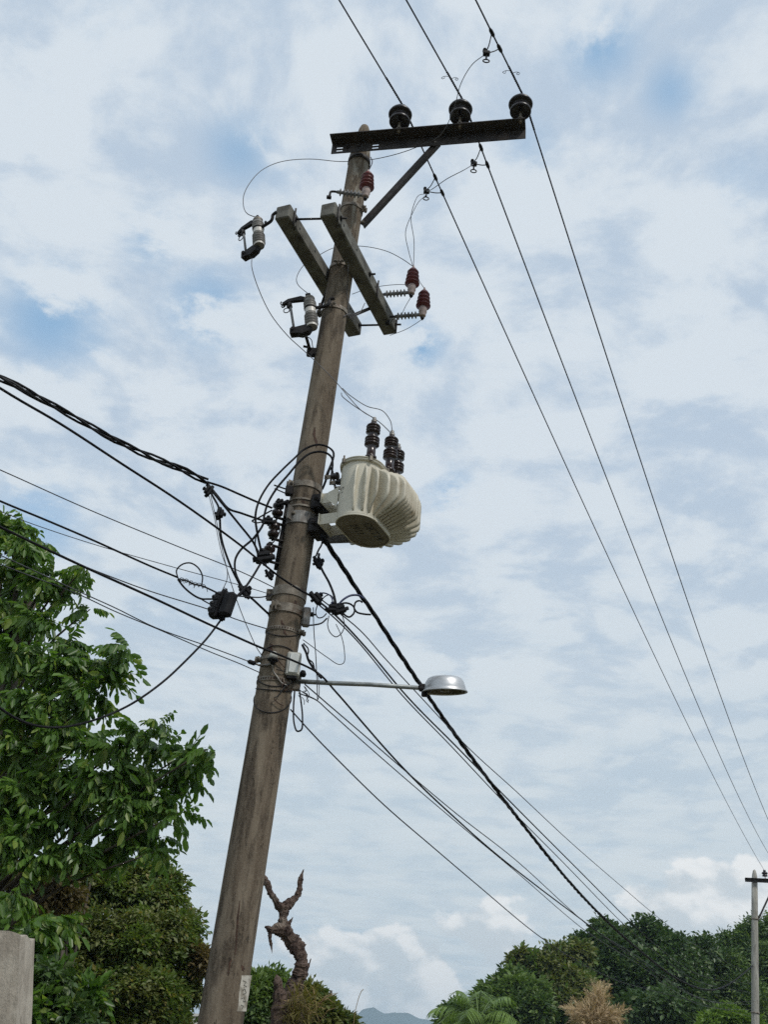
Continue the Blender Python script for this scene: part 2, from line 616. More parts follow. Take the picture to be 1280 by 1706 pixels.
simple('black_plastic', (0.012, 0.012, 0.014), (0.006, 0.006, 0.008), 0.6, 0.0, scale=12, spec=0.2)
simple('conductor', (0.022, 0.022, 0.034), (0.014, 0.014, 0.022), 0.6, 0.2, scale=20, spec=0.25)
simple('jumper', (0.12, 0.12, 0.125), (0.07, 0.07, 0.075), 0.5, 0.4, scale=20)
simple('telecom', (0.075, 0.08, 0.09), (0.045, 0.048, 0.055), 0.6, 0.0, scale=20, spec=0.2)
simple('telecom_dark', (0.022, 0.023, 0.028), (0.014, 0.015, 0.018), 0.6, 0.0, scale=20, spec=0.2)
simple('blue_sheath', (0.03, 0.045, 0.13), (0.015, 0.02, 0.06), 0.5, 0.0, scale=20)
simple('box_grey', (0.46, 0.46, 0.42), (0.34, 0.34, 0.31), 0.5, 0.0, scale=9, c3=(0.2, 0.18, 0.15), scale3=6)
simple('box_panel', (0.66, 0.68, 0.66), (0.56, 0.58, 0.56), 0.35, 0.0, scale=9)
simple('cream_paint', (0.63, 0.60, 0.50), (0.55, 0.515, 0.42), 0.42, 0.0, scale=4, stretch=(1, 1, 0.5), c3=(0.30, 0.25, 0.17), scale3=3.2, lo3=0.56, hi3=0.74, spec=0.4)
simple('shaded_cream_paint', (0.17, 0.15, 0.105), (0.12, 0.105, 0.075), 0.55, 0.0, scale=7)  # tank cream darkened, with the shade beneath the tank put into the colour
simple('tank_print', (0.045, 0.042, 0.036), (0.03, 0.028, 0.024), 0.6, 0.0, scale=8)
simple('white_paint', (0.48, 0.455, 0.40), (0.24, 0.215, 0.175), 0.8, 0.0, scale=16, lo=0.42, hi=0.62)
simple('wall_concrete', (0.41, 0.37, 0.31), (0.29, 0.255, 0.21), 0.92, 0.0, scale=7, stretch=(1, 1, 0.5), bump=0.02, c3=(0.13, 0.115, 0.095), scale3=9, lo3=0.55, hi3=0.75)
simple('white_wall', (0.60, 0.60, 0.57), (0.46, 0.46, 0.43), 0.85, 0.0, scale=3)
simple('ground_soil', (0.15, 0.12, 0.085), (0.075, 0.085, 0.04), 0.95, 0.0, scale=0.35, bump=0.03)
simple('hill_green', (0.055, 0.075, 0.04), (0.035, 0.05, 0.03), 0.95, 0.0, scale=0.004)
simple('bark', (0.105, 0.088, 0.068), (0.055, 0.046, 0.036), 0.95, 0.0, scale=9, stretch=(1, 1, 0.25), bump=0.02)
simple('dead_bark', (0.150, 0.105, 0.082), (0.040, 0.022, 0.017), 0.95, 0.0, scale=12, stretch=(1, 1, 0.45), bump=0.05, c3=(0.26, 0.21, 0.17), scale3=4, lo3=0.55, hi3=0.68)
simple('dry_straw', (0.34, 0.25, 0.12), (0.22, 0.15, 0.07), 0.9, 0.0, scale=6)
leaf_mat('near_leaf', (0.050, 0.118, 0.022), (0.140, 0.250, 0.045), (0.23, 0.31, 0.07), 0.86, 0.38, 0.40)
leaf_mat('young_leaf', (0.085, 0.185, 0.035), (0.17, 0.29, 0.06), None, 0.9, 0.40, 0.4)
leaf_mat('dense_leaf', (0.065, 0.115, 0.028), (0.165, 0.225, 0.055), (0.25, 0.22, 0.06), 0.90, 0.5, 0.4)
leaf_mat('browned_leaf', (0.10, 0.085, 0.028), (0.16, 0.115, 0.045), None, 0.9, 0.6, 0.3)
leaf_mat('olive_leaf', (0.085, 0.110, 0.028), (0.18, 0.195, 0.055), None, 0.9, 0.55, 0.3)
leaf_mat('dark_leaf', (0.034, 0.072, 0.022), (0.085, 0.145, 0.042), (0.16, 0.21, 0.09), 0.92, 0.42, 0.25)
leaf_mat('feather_leaf', (0.068, 0.130, 0.030), (0.165, 0.240, 0.060), None, 0.9, 0.55, 0.3)
leaf_mat('palm_leaf', (0.080, 0.150, 0.025), (0.20, 0.30, 0.06), None, 0.9, 0.42, 0.3)
leaf_mat('dry_leaf', (0.36, 0.255, 0.145), (0.55, 0.42, 0.27), None, 0.9, 0.8, 0.2)
leaf_mat('straw_leaf', (0.12, 0.11, 0.03), (0.23, 0.19, 0.06), None, 0.9, 0.7, 0.3)

# ------------------------------------------------------------------ the line of poles: D runs along the road to the far pole, N across it
Z = V(0, 0, 1)
P_LOW, P_TOP = at(367, 1706, 8.0), at(607.7, 213, 8.0)
AX = (P_TOP - P_LOW) / (P_TOP - P_LOW)[2]


def pc(z):
    return P_LOW + AX * (z - P_LOW[2])


def pr(z):
    return 0.1672 - 0.00503 * z


F_LOW, F_TOP = at(1259.5, 1706, 46.0), at(1258, 1449, 46.0)
FAX = (F_TOP - F_LOW) / (F_TOP - F_LOW)[2]


def fpc(z):
    return F_LOW + FAX * (z - F_LOW[2])


D = F_TOP - P_TOP
D[2] = 0
D = unit(D)
N = V(D[1], -D[0], 0)

# ------------------------------------------------------------------ ground
g = MB()
gs = [(-1, -1), (1, -1), (1, 1), (-1, 1)]
xs = np.r_[-4200, -1500, -400, -120, np.linspace(-40, 60, 21), 120, 400, 1500, 4200]
ys = np.r_[-4200, -1200, -300, -60, np.linspace(-20, 90, 23), 150, 400, 1500, 4200]
gv = [(x, y, 0.03 * math.sin(x * 0.7) * math.cos(y * 0.5)) for x in xs for y in ys]
gf = [(i * len(ys) + j, (i + 1) * len(ys) + j, (i + 1) * len(ys) + j + 1, i * len(ys) + j + 1) for i in range(len(xs) - 1) for j in range(len(ys) - 1)]
g.add(gv, gf, True)
tag(g.build('ground', 'ground_soil'), kind='structure')

# ------------------------------------------------------------------ blue hill on the horizon
h = MB()
prof = [(430, 1760), (520, 1716), (590, 1698), (605, 1684), (622, 1678), (640, 1684), (665, 1690), (700, 1693), (740, 1702), (900, 1722), (1400, 1760)]
HX = np.array([at(x, y, 3600)[0] for x, y in prof])
HZ = np.array([max(at(x, y, 3600)[2], 5) for x, y in prof])
hx = np.linspace(HX[0], HX[-1], 160)
hz = np.interp(hx, HX, HZ)
hz = hz + 2.0 * np.sin(hx * 0.041) * (hz / hz.max()) + 1.2 * np.sin(hx * 0.117 + 1)
hv, hf = [], []
K = 9
for i in range(160):
    for k in range(K):
        s = k / (K - 1)
        hv.append((hx[i], 3600 + (s - 0.5) * 520, max(-0.5, hz[i] * (1 - abs(2 * s - 1) ** 1.4) + 5 * math.sin(hx[i] * 0.05 + k) * (1 - abs(2 * s - 1)))))
for i in range(159):
    for k in range(K - 1):
        hf.append((i * K + k, (i + 1) * K + k, (i + 1) * K + k + 1, i * K + k + 1))
h.add(hv, hf, True)
tag(h.build('hills', 'hill_green'), kind='structure')

# ------------------------------------------------------------------ main pole
pole = thing('utility_pole', 'tall brown stained concrete utility pole carrying the transformer', 'utility pole', pc(0))
z_sh = at(600, 262, 8.0)[2]
pts = [pc(z) for z in np.linspace(0, z_sh, 40)]
m = MB()
vv, ff = [], []
NS = 36
for i, z in enumerate(np.linspace(-0.3, z_sh, 60)):
    for k in range(NS):
        a = 2 * PI * k / NS
        rr = pr(z) * (1 + 0.006 * math.sin(3 * a + z * 2.1) + 0.004 * math.sin(7 * a - z * 5))
        vv.append(pc(z) + V(math.cos(a), math.sin(a), 0) * rr)
for i in range(59):
    for k in range(NS):
        ff.append((i * NS + k, i * NS + (k + 1) % NS, (i + 1) * NS + (k + 1) % NS, (i + 1) * NS + k))
m.add(vv, ff, True)
m.build('shaft', 'pole_concrete', pole)
m = MB()
zt = P_TOP[2]
m.lathe([(pr(z_sh) * 1.0, 0), (pr(z_sh) * 0.98, 0.02), (0.085, (zt - z_sh) * 0.55), (0.062, (zt - z_sh) * 0.9), (0.045, zt - z_sh + 0.01), (0.0, zt - z_sh + 0.03)], pc(z_sh), AX, 24)
m.build('pole_cap', 'pole_concrete', pole)


def zy(x, y, Y=8.0):
    return at(x, y, Y)[2]


def center_x(y):
    return 375.5 + (1655 - y) * 0.1613


def zrow(y):
    return at(center_x(y), y, 8.0)[2]


def ring(z, hgt, thick, mat='band_steel', name='steel_band', lugs=(), holes=False, parent=None):
    r = pr(z)
    m = MB()
    t = thick
    m.lathe([(r + 0.001, -hgt / 2), (r + t, -hgt / 2), (r + t, hgt / 2), (r + 0.001, hgt / 2)], pc(z), AX, 64, closed=True, flat=True)
    o = m.build(name, mat, parent or pole)
    for ang in lugs:
        dr = V(math.cos(R(ang)), math.sin(R(ang)), 0)
        tg = V(-dr[1], dr[0], 0)
        b = MB()
        c = pc(z) + dr * (r + t + 0.022)
        b.box(c - tg * 0.018, (0.05, 0.008, hgt * 1.1), (dr, tg, Z))
        b.box(c + tg * 0.018, (0.05, 0.008, hgt * 1.1), (dr, tg, Z))
        b.cyl(c - tg * 0.055, c + tg * 0.055, 0.008, n=8)
        b.cyl(c + tg * 0.03, c + tg * 0.046, 0.016, n=6, smooth=False)
        b.cyl(c - tg * 0.046, c - tg * 0.03, 0.016, n=6, smooth=False)
        b.build('band_bolt', mat, o)
    if holes:
        for k in range(40):
            a = 2 * PI * k / 40
            dr = V(math.cos(a), math.sin(a), 0)
            tg = V(-dr[1], dr[0], 0)
            b = MB()
            b.box(pc(z) + dr * (r + t + 0.0012), (0.002, 0.010, hgt * 0.38), (dr, tg, Z))
            b.build('band_slot', 'rust', o)
    return o


# angles: camera side of the pole is about -85 deg, picture left 180, picture right 0
ring(zrow(352), 0.045, 0.008, lugs=(-20, 165))
ring(zrow(452), 0.040, 0.008, lugs=(-100,))
ring(zrow(523), 0.042, 0.009, lugs=(-105, 175))
ring(zrow(817), 0.060, 0.009, 'band_steel', lugs=(-150,))
ring(zrow(843), 0.016, 0.010, 'band_steel')
ring(zrow(854), 0.016, 0.010, 'band_steel')
ring(zrow(993), 0.085, 0.008, 'band_steel', lugs=(175,))
ring(zrow(1022), 0.075, 0.010, 'band_steel', lugs=(-120,))
ring(zrow(1056), 0.030, 0.006, 'band_steel', lugs=(-20,), holes=True)
ring(zrow(1104), 0.030, 0.006, 'band_steel', lugs=(190,))
ring(zrow(1140), 0.034, 0.006, 'band_steel', holes=True)
# old wire lashings round the pole
for yy, sl in ((1052, 0.10), (1098, -0.06), (1130, 0.12), (1150, 0.05), (1165, 0.16)):
    m = MB()
    z0 = zrow(yy)
    m.tube([pc(z0 + sl * math.sin(a)) + V(math.cos(a), math.sin(a), 0) * (pr(z0) + 0.005) for a in np.linspace(0, 2 * PI, 40)], 0.004, 5)
    m.build('lashing_wire', 'telecom_dark', pole)


def on_pole(x, y, lift=0.0, rz=None):
    """point on the camera side of the shaft seen at (x, y)"""
    Y = 7.86
    for _ in range(8):
        p = at(x, y, Y)
        c, r = pc(p[2]), pr(p[2]) + lift
        dx = max(-r * 0.995, min(r * 0.995, p[0] - c[0]))
        Y = c[1] - math.sqrt(max(r * r - dx * dx, 0))
    return at(x, y, Y)


# spalled scars, a rust-streaked crack, the painted number patch
def scar(poly, name='spall_scar', mat='rust', lift=0.0022):
    m = MB()
    n0 = len(poly)
    vs_ = [on_pole(x, y, lift) for x, y in poly]
    c = on_pole(sum(p[0] for p in poly) / n0, sum(p[1] for p in poly) / n0, lift + 0.0006)
    back = [on_pole(x, y, -0.004) for x, y in poly]
    fs = [(i, (i + 1) % n0, n0) for i in range(n0)] + [(i, i + n0 + 1, (i + 1) % n0 + n0 + 1, (i + 1) % n0) for i in range(n0)]
    m.add(vs_ + [c] + back, fs)
    return m.build(name, mat, pole)


def ragged(x0, y0, x1, y1, w, k=7):
    L, Rr = [], []
    for i in range(k):
        s = i / (k - 1)
        ww = w * (0.35 + 0.65 * math.sin(PI * s)) * random.uniform(0.6, 1.3)
        xx, yy = x0 + (x1 - x0) * s + random.uniform(-.5, .5) * w, y0 + (y1 - y0) * s
        L.append((xx - ww / 2, yy))
        Rr.append((xx + ww / 2, yy))
    return L + Rr[::-1]


for a in ((471, 1033, 476, 1058, 5), (451, 1072, 453, 1086, 6), (524, 712, 528, 745, 5), (491, 1000, 494, 1008, 5), (399, 1500, 391, 1590, 3), (384, 1595, 380, 1625, 3), (403, 1608, 404, 1618, 5), (505, 828, 507, 842, 6)):
    scar(ragged(*a))
patch = MB()
cols, rows = 5, 9
pv, pf = [], []
for j in range(rows):
    y = 1625 + j * 60 / (rows - 1)
    for i in range(cols):
        xl, xr = 402.5 - j * 0.9, 419.5 - j * 1.15
        pv.append(on_pole(xl + (xr - xl) * i / (cols - 1) + random.uniform(-.5, .5), y, 0.0015))
for j in range(rows - 1):
    for i in range(cols - 1):
        a = j * cols + i
        pf.append((a, a + cols, a + cols + 1, a + 1))
patch.add(pv, pf, True)
po = patch.build('painted_patch', 'white_paint', pole)
for pts2 in ([(405, 1634), (410, 1636), (406, 1641), (411, 1644)], [(404, 1650), (408, 1648), (410, 1654), (405, 1657)], [(402, 1664), (407, 1662), (405, 1669), (409, 1668)], [(401, 1674), (405, 1676), (403, 1680)]):
    m = MB()
    m.tube([on_pole(x, y, 0.002) for x, y in pts2], 0.0022, 5)
    m.build('painted_digit', 'tank_print', po)

# ------------------------------------------------------------------ steel crossarm at the top: an angle iron with slots
zA = at(600, 250, 7.87)[2]
e1, e2 = atz(553, 249, zA), atz(876.5, 223, zA)
ua = unit(e2 - e1)
fa = V(ua[1], -ua[0], 0)          # towards the camera
LA = np.linalg.norm(e2 - e1)
arm = thing('steel_crossarm', 'dark angle-iron crossarm bolted across the top of the transformer pole', 'crossarm', e1)
LEG, TH = 0.150, 0.010
us = [0, 0.055, 0.125, 0.455, 0.525, LA]
vs2 = [-LEG / 2, -0.050, -0.026, -0.006, 0.018, LEG / 2]
m = MB()
m.plate(e1, ua, Z, fa, us, vs2, {(1, 1), (1, 3), (3, 1), (3, 3)}, TH)
m.box(e1 + ua * LA / 2 + Z * (LEG / 2 - TH / 2 + 0.001) + fa * (TH + (LEG - TH) / 2 - 0.001), (LA, LEG - TH, TH), (ua, fa, Z))
m.build('angle_iron', 'dark_steel', arm)
for s in (0.175, 0.30, 0.62, 1.10, 1.42, 2.0):
    b = MB()
    c = e1 + ua * s + fa * TH
    b.cyl(c, c + fa * 0.014, 0.017, n=6, smooth=False)
    b.cyl(c, c + fa * 0.03, 0.008, n=8)
    b.build('bolt', 'dark_steel', arm)
# through bolts and a backing strap round the pole
b = MB()
cpz = pc(zA)
b.lathe([(pr(zA) + 0.001, -0.03), (pr(zA) + 0.01, -0.03), (pr(zA) + 0.01, 0.03), (pr(zA) + 0.001, 0.03)], cpz - Z * 0.06, AX, 30, closed=True)
b.build('pole_strap', 'dark_steel', arm)
br0 = e1 + ua * 1.17 + Z * 0.0 - fa * 0.010
br1 = at(602, 374, 8.0)
a_, s_, w_ = frame(br1 - br0, fa)
m = MB()
Lb = np.linalg.norm(br1 - br0)
mid = (br0 + br1) / 2
m.box(mid, (Lb, 0.060, 0.008), (a_, s_, w_))
m.box(mid + s_ * 0.026 - w_ * 0.029, (Lb - 0.002, 0.008, 0.050), (a_, s_, w_))
m.build('brace', 'dark_steel', arm)
for p in (br0 + a_ * 0.03, br1 - a_ * 0.03):
    b = MB()
    b.cyl(p - w_ * 0.03, p + w_ * 0.03, 0.009, n=8)
    b.cyl(p + w_ * 0.006, p + w_ * 0.022, 0.018, n=6, smooth=False)
    b.build('brace_bolt', 'band_steel', arm)

# ------------------------------------------------------------------ pin insulators
INS_PROF = [(0.018, 0.12), (0.070, 0.125), (0.085, 0.112), (0.104, 0.100), (0.113, 0.106), (0.114, 0.122), (0.104, 0.150), (0.090, 0.170), (0.086, 0.188),
            (0.094, 0.200), (0.116, 0.204), (0.128, 0.212), (0.130, 0.228), (0.118, 0.254), (0.090, 0.276), (0.060, 0.288), (0.050, 0.302),
            (0.058, 0.312), (0.060, 0.328), (0.050, 0.342), (0.030, 0.350), (0.0, 0.352)]


def make_pin_insulator(label):
    t = thing('pin_insulator', label, 'insulator', (0, 0, 0), 'pin insulators on the steel crossarm')
    b = MB()
    b.lathe(INS_PROF, (0, 0, 0), (0, 0, 1), 28)
    body = b.build('porcelain_body', 'dark_porcelain', t, local=True)
    b = MB()
    b.cyl((0, 0, -0.06), (0, 0, 0.14), 0.015, n=10)
    b.cyl((0, 0, 0.0), (0, 0, 0.015), 0.028, n=6, smooth=False)
    b.cyl((0, 0, -0.03), (0, 0, -0.012), 0.026, n=6, smooth=False)
    b.build('steel_pin', 'band_steel', t, local=True)
    b = MB()
    for s in (-1, 1):
        b.lathe([(0.0, 0.030), (0.022, 0.026), (0.03, 0.008), (0.028, 0.0)], (0.026 * s, 0.0, 0.342), (0.25 * s, 0, 1), 10)
    b.build('head_lug', 'dark_porcelain', body, local=True)
    b = MB()
    b.lathe([(0.050, 0.296), (0.058, 0.298), (0.058, 0.306), (0.050, 0.308)], (0, 0, 0), (0, 0, 1), 16, closed=True)
    b.build('tie_wire', 'conductor', body, local=True)
    return t


pin0 = make_pin_insulator('dark porcelain pin insulator on the steel crossarm nearest the pole')
PIN_S = []
ftop = e1[2] + LEG / 2
for px in ((664.5, 217), (766.5, 211), (871, 205)):
    p = atz(px[0], px[1], ftop)
    PIN_S.append(float((p - e1) @ ua))
pins, pin_tops = [], []
for i, s in enumerate(PIN_S):
    o = pin0 if i == 0 else copy_tree(pin0)
    if i:
        o['label'] = ('', 'dark porcelain pin insulator in the middle of the steel crossarm', 'dark porcelain pin insulator at the free end of the steel crossarm')[i]
    loc = e1 + ua * s + fa * 0.118 + Z * (LEG / 2 + 0.02)
    if i == 2:
        loc = loc + ua * (-0.02)
    o.location = loc
    o.rotation_euler.z = math.atan2(ua[1], ua[0])
    pins.append(o)
    pin_tops.append(loc + Z * 0.345)

# ------------------------------------------------------------------ far pole
far = thing('utility_pole', 'slim grey concrete utility pole far off among the trees', 'utility pole', fpc(0))
m = MB()
zfs = F_TOP[2] - 0.42
m.tube([fpc(z) for z in np.linspace(-0.3, zfs, 12)] , [0.185 - 0.0058 * z for z in np.linspace(-0.3, zfs, 12)], 20)
m.build('shaft', 'far_pole_concrete', far)
m = MB()
m.lathe([(0.126, 0), (0.10, 0.2), (0.065, 0.38), (0.0, 0.44)], fpc(zfs), FAX, 16)
m.build('pole_cap', 'far_pole_concrete', far)
for k, dz in enumerate((2.05, 5.7, 6.3, 6.9)):
    z = F_TOP[2] - dz
    m = MB()
    r = 0.187 - 0.0058 * z
    m.lathe([(r, -0.03), (r + 0.02, -0.03), (r + 0.02, 0.03), (r, 0.03)], fpc(z), FAX, 20, closed=True)
    m.build('steel_band', 'band_steel', far)
farm = thing('steel_crossarm', 'dark steel crossarm on the far pole at the right edge', 'crossarm', fpc(zfs - 0.06))
fz = zfs - 0.06
fA = fpc(fz) - ua * 0.42 + fa * 0.15
m = MB()
m.box(fA + ua * 1.10, (2.2, 0.010, LEG), (ua, fa, Z))
m.box(fA + ua * 1.10 + Z * (LEG / 2) + fa * 0.07, (2.2, 0.14, 0.010), (ua, fa, Z))
m.build('angle_iron', 'dark_steel', farm)
m = MB()
q0, q1 = fA + ua * 1.25 - Z * 0.06, fpc(fz - 1.6) + ua * 0.13
a_, s_, w_ = frame(q1 - q0, fa)
m.box((q0 + q1) / 2, (np.linalg.norm(q1 - q0), 0.075, 0.010), (a_, s_, w_))
m.build('brace', 'dark_steel', farm)
far_tops = []
for i, s in enumerate((0.84, 1.50, 2.12)):
    o = copy_tree(pin0)
    o['label'] = ('dark pin insulator on the far pole crossarm, beside its tip', 'dark pin insulator midway on the far pole crossarm', 'dark pin insulator at the outer end of the far pole crossarm')[i]
    o['group'] = 'pin insulators on the far pole'
    loc = fA + ua * s + fa * 0.07 + Z * (LEG / 2 + 0.005)
    o.location = loc
    far_tops.append(loc + Z * 0.335)

# ------------------------------------------------------------------ high-voltage conductors
HV_TXT = ('thin dark conductor tied to the insulator nearest the pole', 'thin dark conductor tied to the middle insulator of the crossarm',
          'thin dark conductor tied to the insulator at the crossarm tip')
HV = []
back_px = ((565, 0), (677, 0), (793, 0))
mid_px = ((909, 700), (974, 700), (1046, 700))
for i in range(3):
    A, B = pin_tops[i] + fa * 0.0 + ua * 0.03, far_tops[i]
    # sag that passes through the picture point
    q = on_plane(mid_px[i][0], mid_px[i][1], A, B)
    s = float((q - A)[:2] @ (B - A)[:2] / ((B - A)[:2] @ (B - A)[:2]))
    sag = (A[2] + (B[2] - A[2]) * s - q[2]) / (4 * s * (1 - s))
    print('HV', i, 'sag', round(float(sag), 3), 's', round(s, 3))
    fw = sagged(A, B, max(0.05, min(sag, 1.5)), 40)
    zb_ = A[2] - 0.03
    bq = atz(back_px[i][0], back_px[i][1], zb_)
    bd = unit(bq - A)
    bk = [A + bd * k + V(0, 0, 0.0008 * k * k) for k in (45, 30, 20, 12, 7, 4, 2, 1, 0.4)]
    path = bk + fw
    m = MB()
    m.tube(path, 0.0085, 6)
    root = thing('power_conductor', HV_TXT[i], 'overhead wire', A, 'high-voltage conductors')
    m.build('conductor', 'conductor', root)
    # armour wrap either side of the insulator
    m = MB()
    for sgn, dirp in ((1, unit(fw[1] - fw[0])), (-1, bd)):
        for st in strands([A + dirp * t for t in np.linspace(0.02, 0.42, 9)], 2, 0.008, 0.05):
            m.tube(st, 0.0045, 5)
    m.build('tie_wrap', 'conductor', root)
    if i:
        m = MB()
        c = A + bd * 0.33
        pts_ = [c, c + ua * 0.05 + Z * 0.01, c + ua * 0.08 - Z * 0.01, c + ua * 0.07 - Z * 0.035, c + ua * 0.05 - Z * 0.02, c + ua * 0.065]
        m.tube(catmull(pts_, 4), 0.003, 5)
        c2 = c + bd * 0.03
        m.tube(catmull([c2, c2 - ua * 0.05 + Z * 0.012, c2 - ua * 0.085 - Z * 0.01, c2 - ua * 0.06 - Z * 0.03, c2 - ua * 0.05], 4), 0.003, 5)
        m.build('tie_tail', 'conductor', root)
    HV.append((A, B, bd, fw))


def line_point(i, x, y):
    """point on conductor i nearest to the sight line through (x, y)"""
    A, B, bd, fw = HV[i]
    path = [A + bd * k for k in np.linspace(4, 0, 80)] + [fw[0] + (fw[3] - fw[0]) * s for s in np.linspace(0, 1, 80)]
    r = unit(ray(x, y))
    best = min(path, key=lambda p: np.linalg.norm((p - EYE) - r * ((p - EYE) @ r)))
    return best


def hot_clamp(i, a_px, b_px, c_px, label):
    A, B = line_point(i, *a_px), line_point(i, *b_px)
    Ym = (A[1] + B[1]) / 2
    c = at(c_px[0], c_px[1], Ym)
    dv = unit(B - A)
    t = thing('hot_line_clamp', label, 'clamp', c, 'hot-line clamps on the conductors')
    for p in (A, B):
        m = MB()
        m.tube([p - dv * 0.05, p - dv * 0.025, p + dv * 0.025, p + dv * 0.05], [0.012, 0.02, 0.02, 0.012], 8)
        m.build('bail_connector', 'black_steel', t)
    m = MB()
    m.tube(catmull([A, A * 0.45 + c * 0.55 + V(0.0, 0, -0.02), c + V(0, 0, 0.02), B * 0.5 + c * 0.5 - Z * 0.01, B], 5), 0.006, 6)
    m.build('bail', 'black_steel', t)
    m = MB()
    m.box(c, (0.07, 0.05, 0.05), None, 0.008)
    m.cyl(c + V(-0.02, -0.02, 0.03), c + V(-0.02, 0.02, 0.055), 0.02, n=10)
    m.cyl(c, c - Z * 0.08, 0.009, n=8)
    m.build('clamp_body', 'black_steel', t)
    m = MB()
    cc = c - Z * 0.115
    m.tube([cc + V(math.cos(a), 0.2 * math.sin(a), math.sin(a)) * 0.032 for a in np.linspace(PI / 2, PI / 2 + 2 * PI, 15)], 0.007, 6)
    m.build('eye_screw', 'black_steel', t)
    return c


CL3 = hot_clamp(2, (818, 55), (830, 80), (811, 89), 'dark hot-line clamp on the crossarm-tip conductor, above the crossarm')
CL2 = hot_clamp(1, (798, 250), (804, 277), (790, 273), 'dark hot-line clamp on the middle conductor just below the crossarm')
CL1 = hot_clamp(0, (722, 298), (733, 323), (711, 319), 'dark hot-line clamp beside the crossarm brace, above the twin red arresters')

# ------------------------------------------------------------------ the two lower arms, along the line
zB = at(center_x(452), 455, 8.0)[2]
print('zB', zB)
ob = pc(zB)


def arm_beam(near_px, far_px, label):
    a, b = atz(near_px[0], near_px[1], zB), atz(far_px[0], far_px[1], zB)
    dv = unit(b - a)
    nv = V(dv[1], -dv[0], 0)
    t = thing('concrete_crossarm', label, 'crossarm', (a + b) / 2, 'paired concrete crossarms')
    m = MB()
    L = np.linalg.norm(b - a)
    m.box((a + b) / 2, (L, 0.150, 0.165), (dv, nv, Z), 0.010)
    m.build('beam', 'arm_concrete', t)
    for s in (0.13, 0.32, 0.62, 0.82, 0.94):
        q = a + (b - a) * s + nv * 0.075 + Z * random.uniform(-0.02, 0.03)
        m = MB()
        m.cyl(q - nv * 0.004, q + nv * 0.0025, 0.013, n=10)
        m.build('bolt_hole', 'black_steel', t)
    print('beam', L, (a - ob) @ D, (a - ob) @ N, (b - ob) @ D, (b - ob) @ N)
    return t, a, b, dv, nv


t1, a1, b1, dv1, nv1 = arm_beam((470.5, 352), (592, 551), 'grey concrete crossarm passing behind the pole, fuse cutout at its near end')
t2, a2, b2, dv2, nv2 = arm_beam((546, 348), (651, 548), 'grey concrete crossarm passing in front of the pole, red arresters at its far end')
for s, ow in ((0.06, t2), (0.95, t2), (0.5, t2)):
    p, q = a1 + (b1 - a1) * s + Z * 0.0, a2 + (b2 - a2) * (s + 0.01)
    dd = unit(q - p)
    m = MB()
    m.cyl(p + dd * 0.03, q + dd * 0.14, 0.011, n=8)
    m.cyl(q + dd * 0.076, q + dd * 0.092, 0.026, n=6, smooth=False)
    m.cyl(p + dd * 0.078, p + dd * 0.092, 0.026, n=6, smooth=False)
    m.build('tie_rod', 'black_steel', ow)
for (bm, beam, s, side, tgt) in ((t1, (a1, b1, dv1, nv1), 0.53, 1, (531, 521)), (t2, (a2, b2, dv2, nv2), 0.78, -1, (586, 520))):
    p = beam[0] + (beam[1] - beam[0]) * s + beam[3] * 0.085 * side - Z * 0.02
    q = on_pole(*tgt) if tgt[0] < 560 else pc(zrow(523)) + V(pr(8) + 0.03, 0.02, 0)
    a_, s_, w_ = frame(q - p, beam[3])
    m = MB()
    m.box((p + q) / 2, (np.linalg.norm(q - p) + 0.06, 0.035, 0.008), (a_, s_, w_))
    m.build('brace_strap', 'dark_steel', bm)
# small steel hooks hanging on the beams
for (beam, s, bm) in (((a1, b1, dv1, nv1), 0.05, t1), ((a2, b2, dv2, nv2), 0.035, t2), ((a2, b2, dv2, nv2), 0.64, t2), ((a2, b2, dv2, nv2), 0.97, t2)):
    p = beam[0] + (beam[1] - beam[0]) * s + beam[3] * 0.088
    m = MB()
    m.tube([p + Z * 0.10, p + Z * 0.02, p - Z * 0.05, p - Z * 0.12], 0.010, 6)
    m.build('bolt_tail', 'dark_steel', bm)

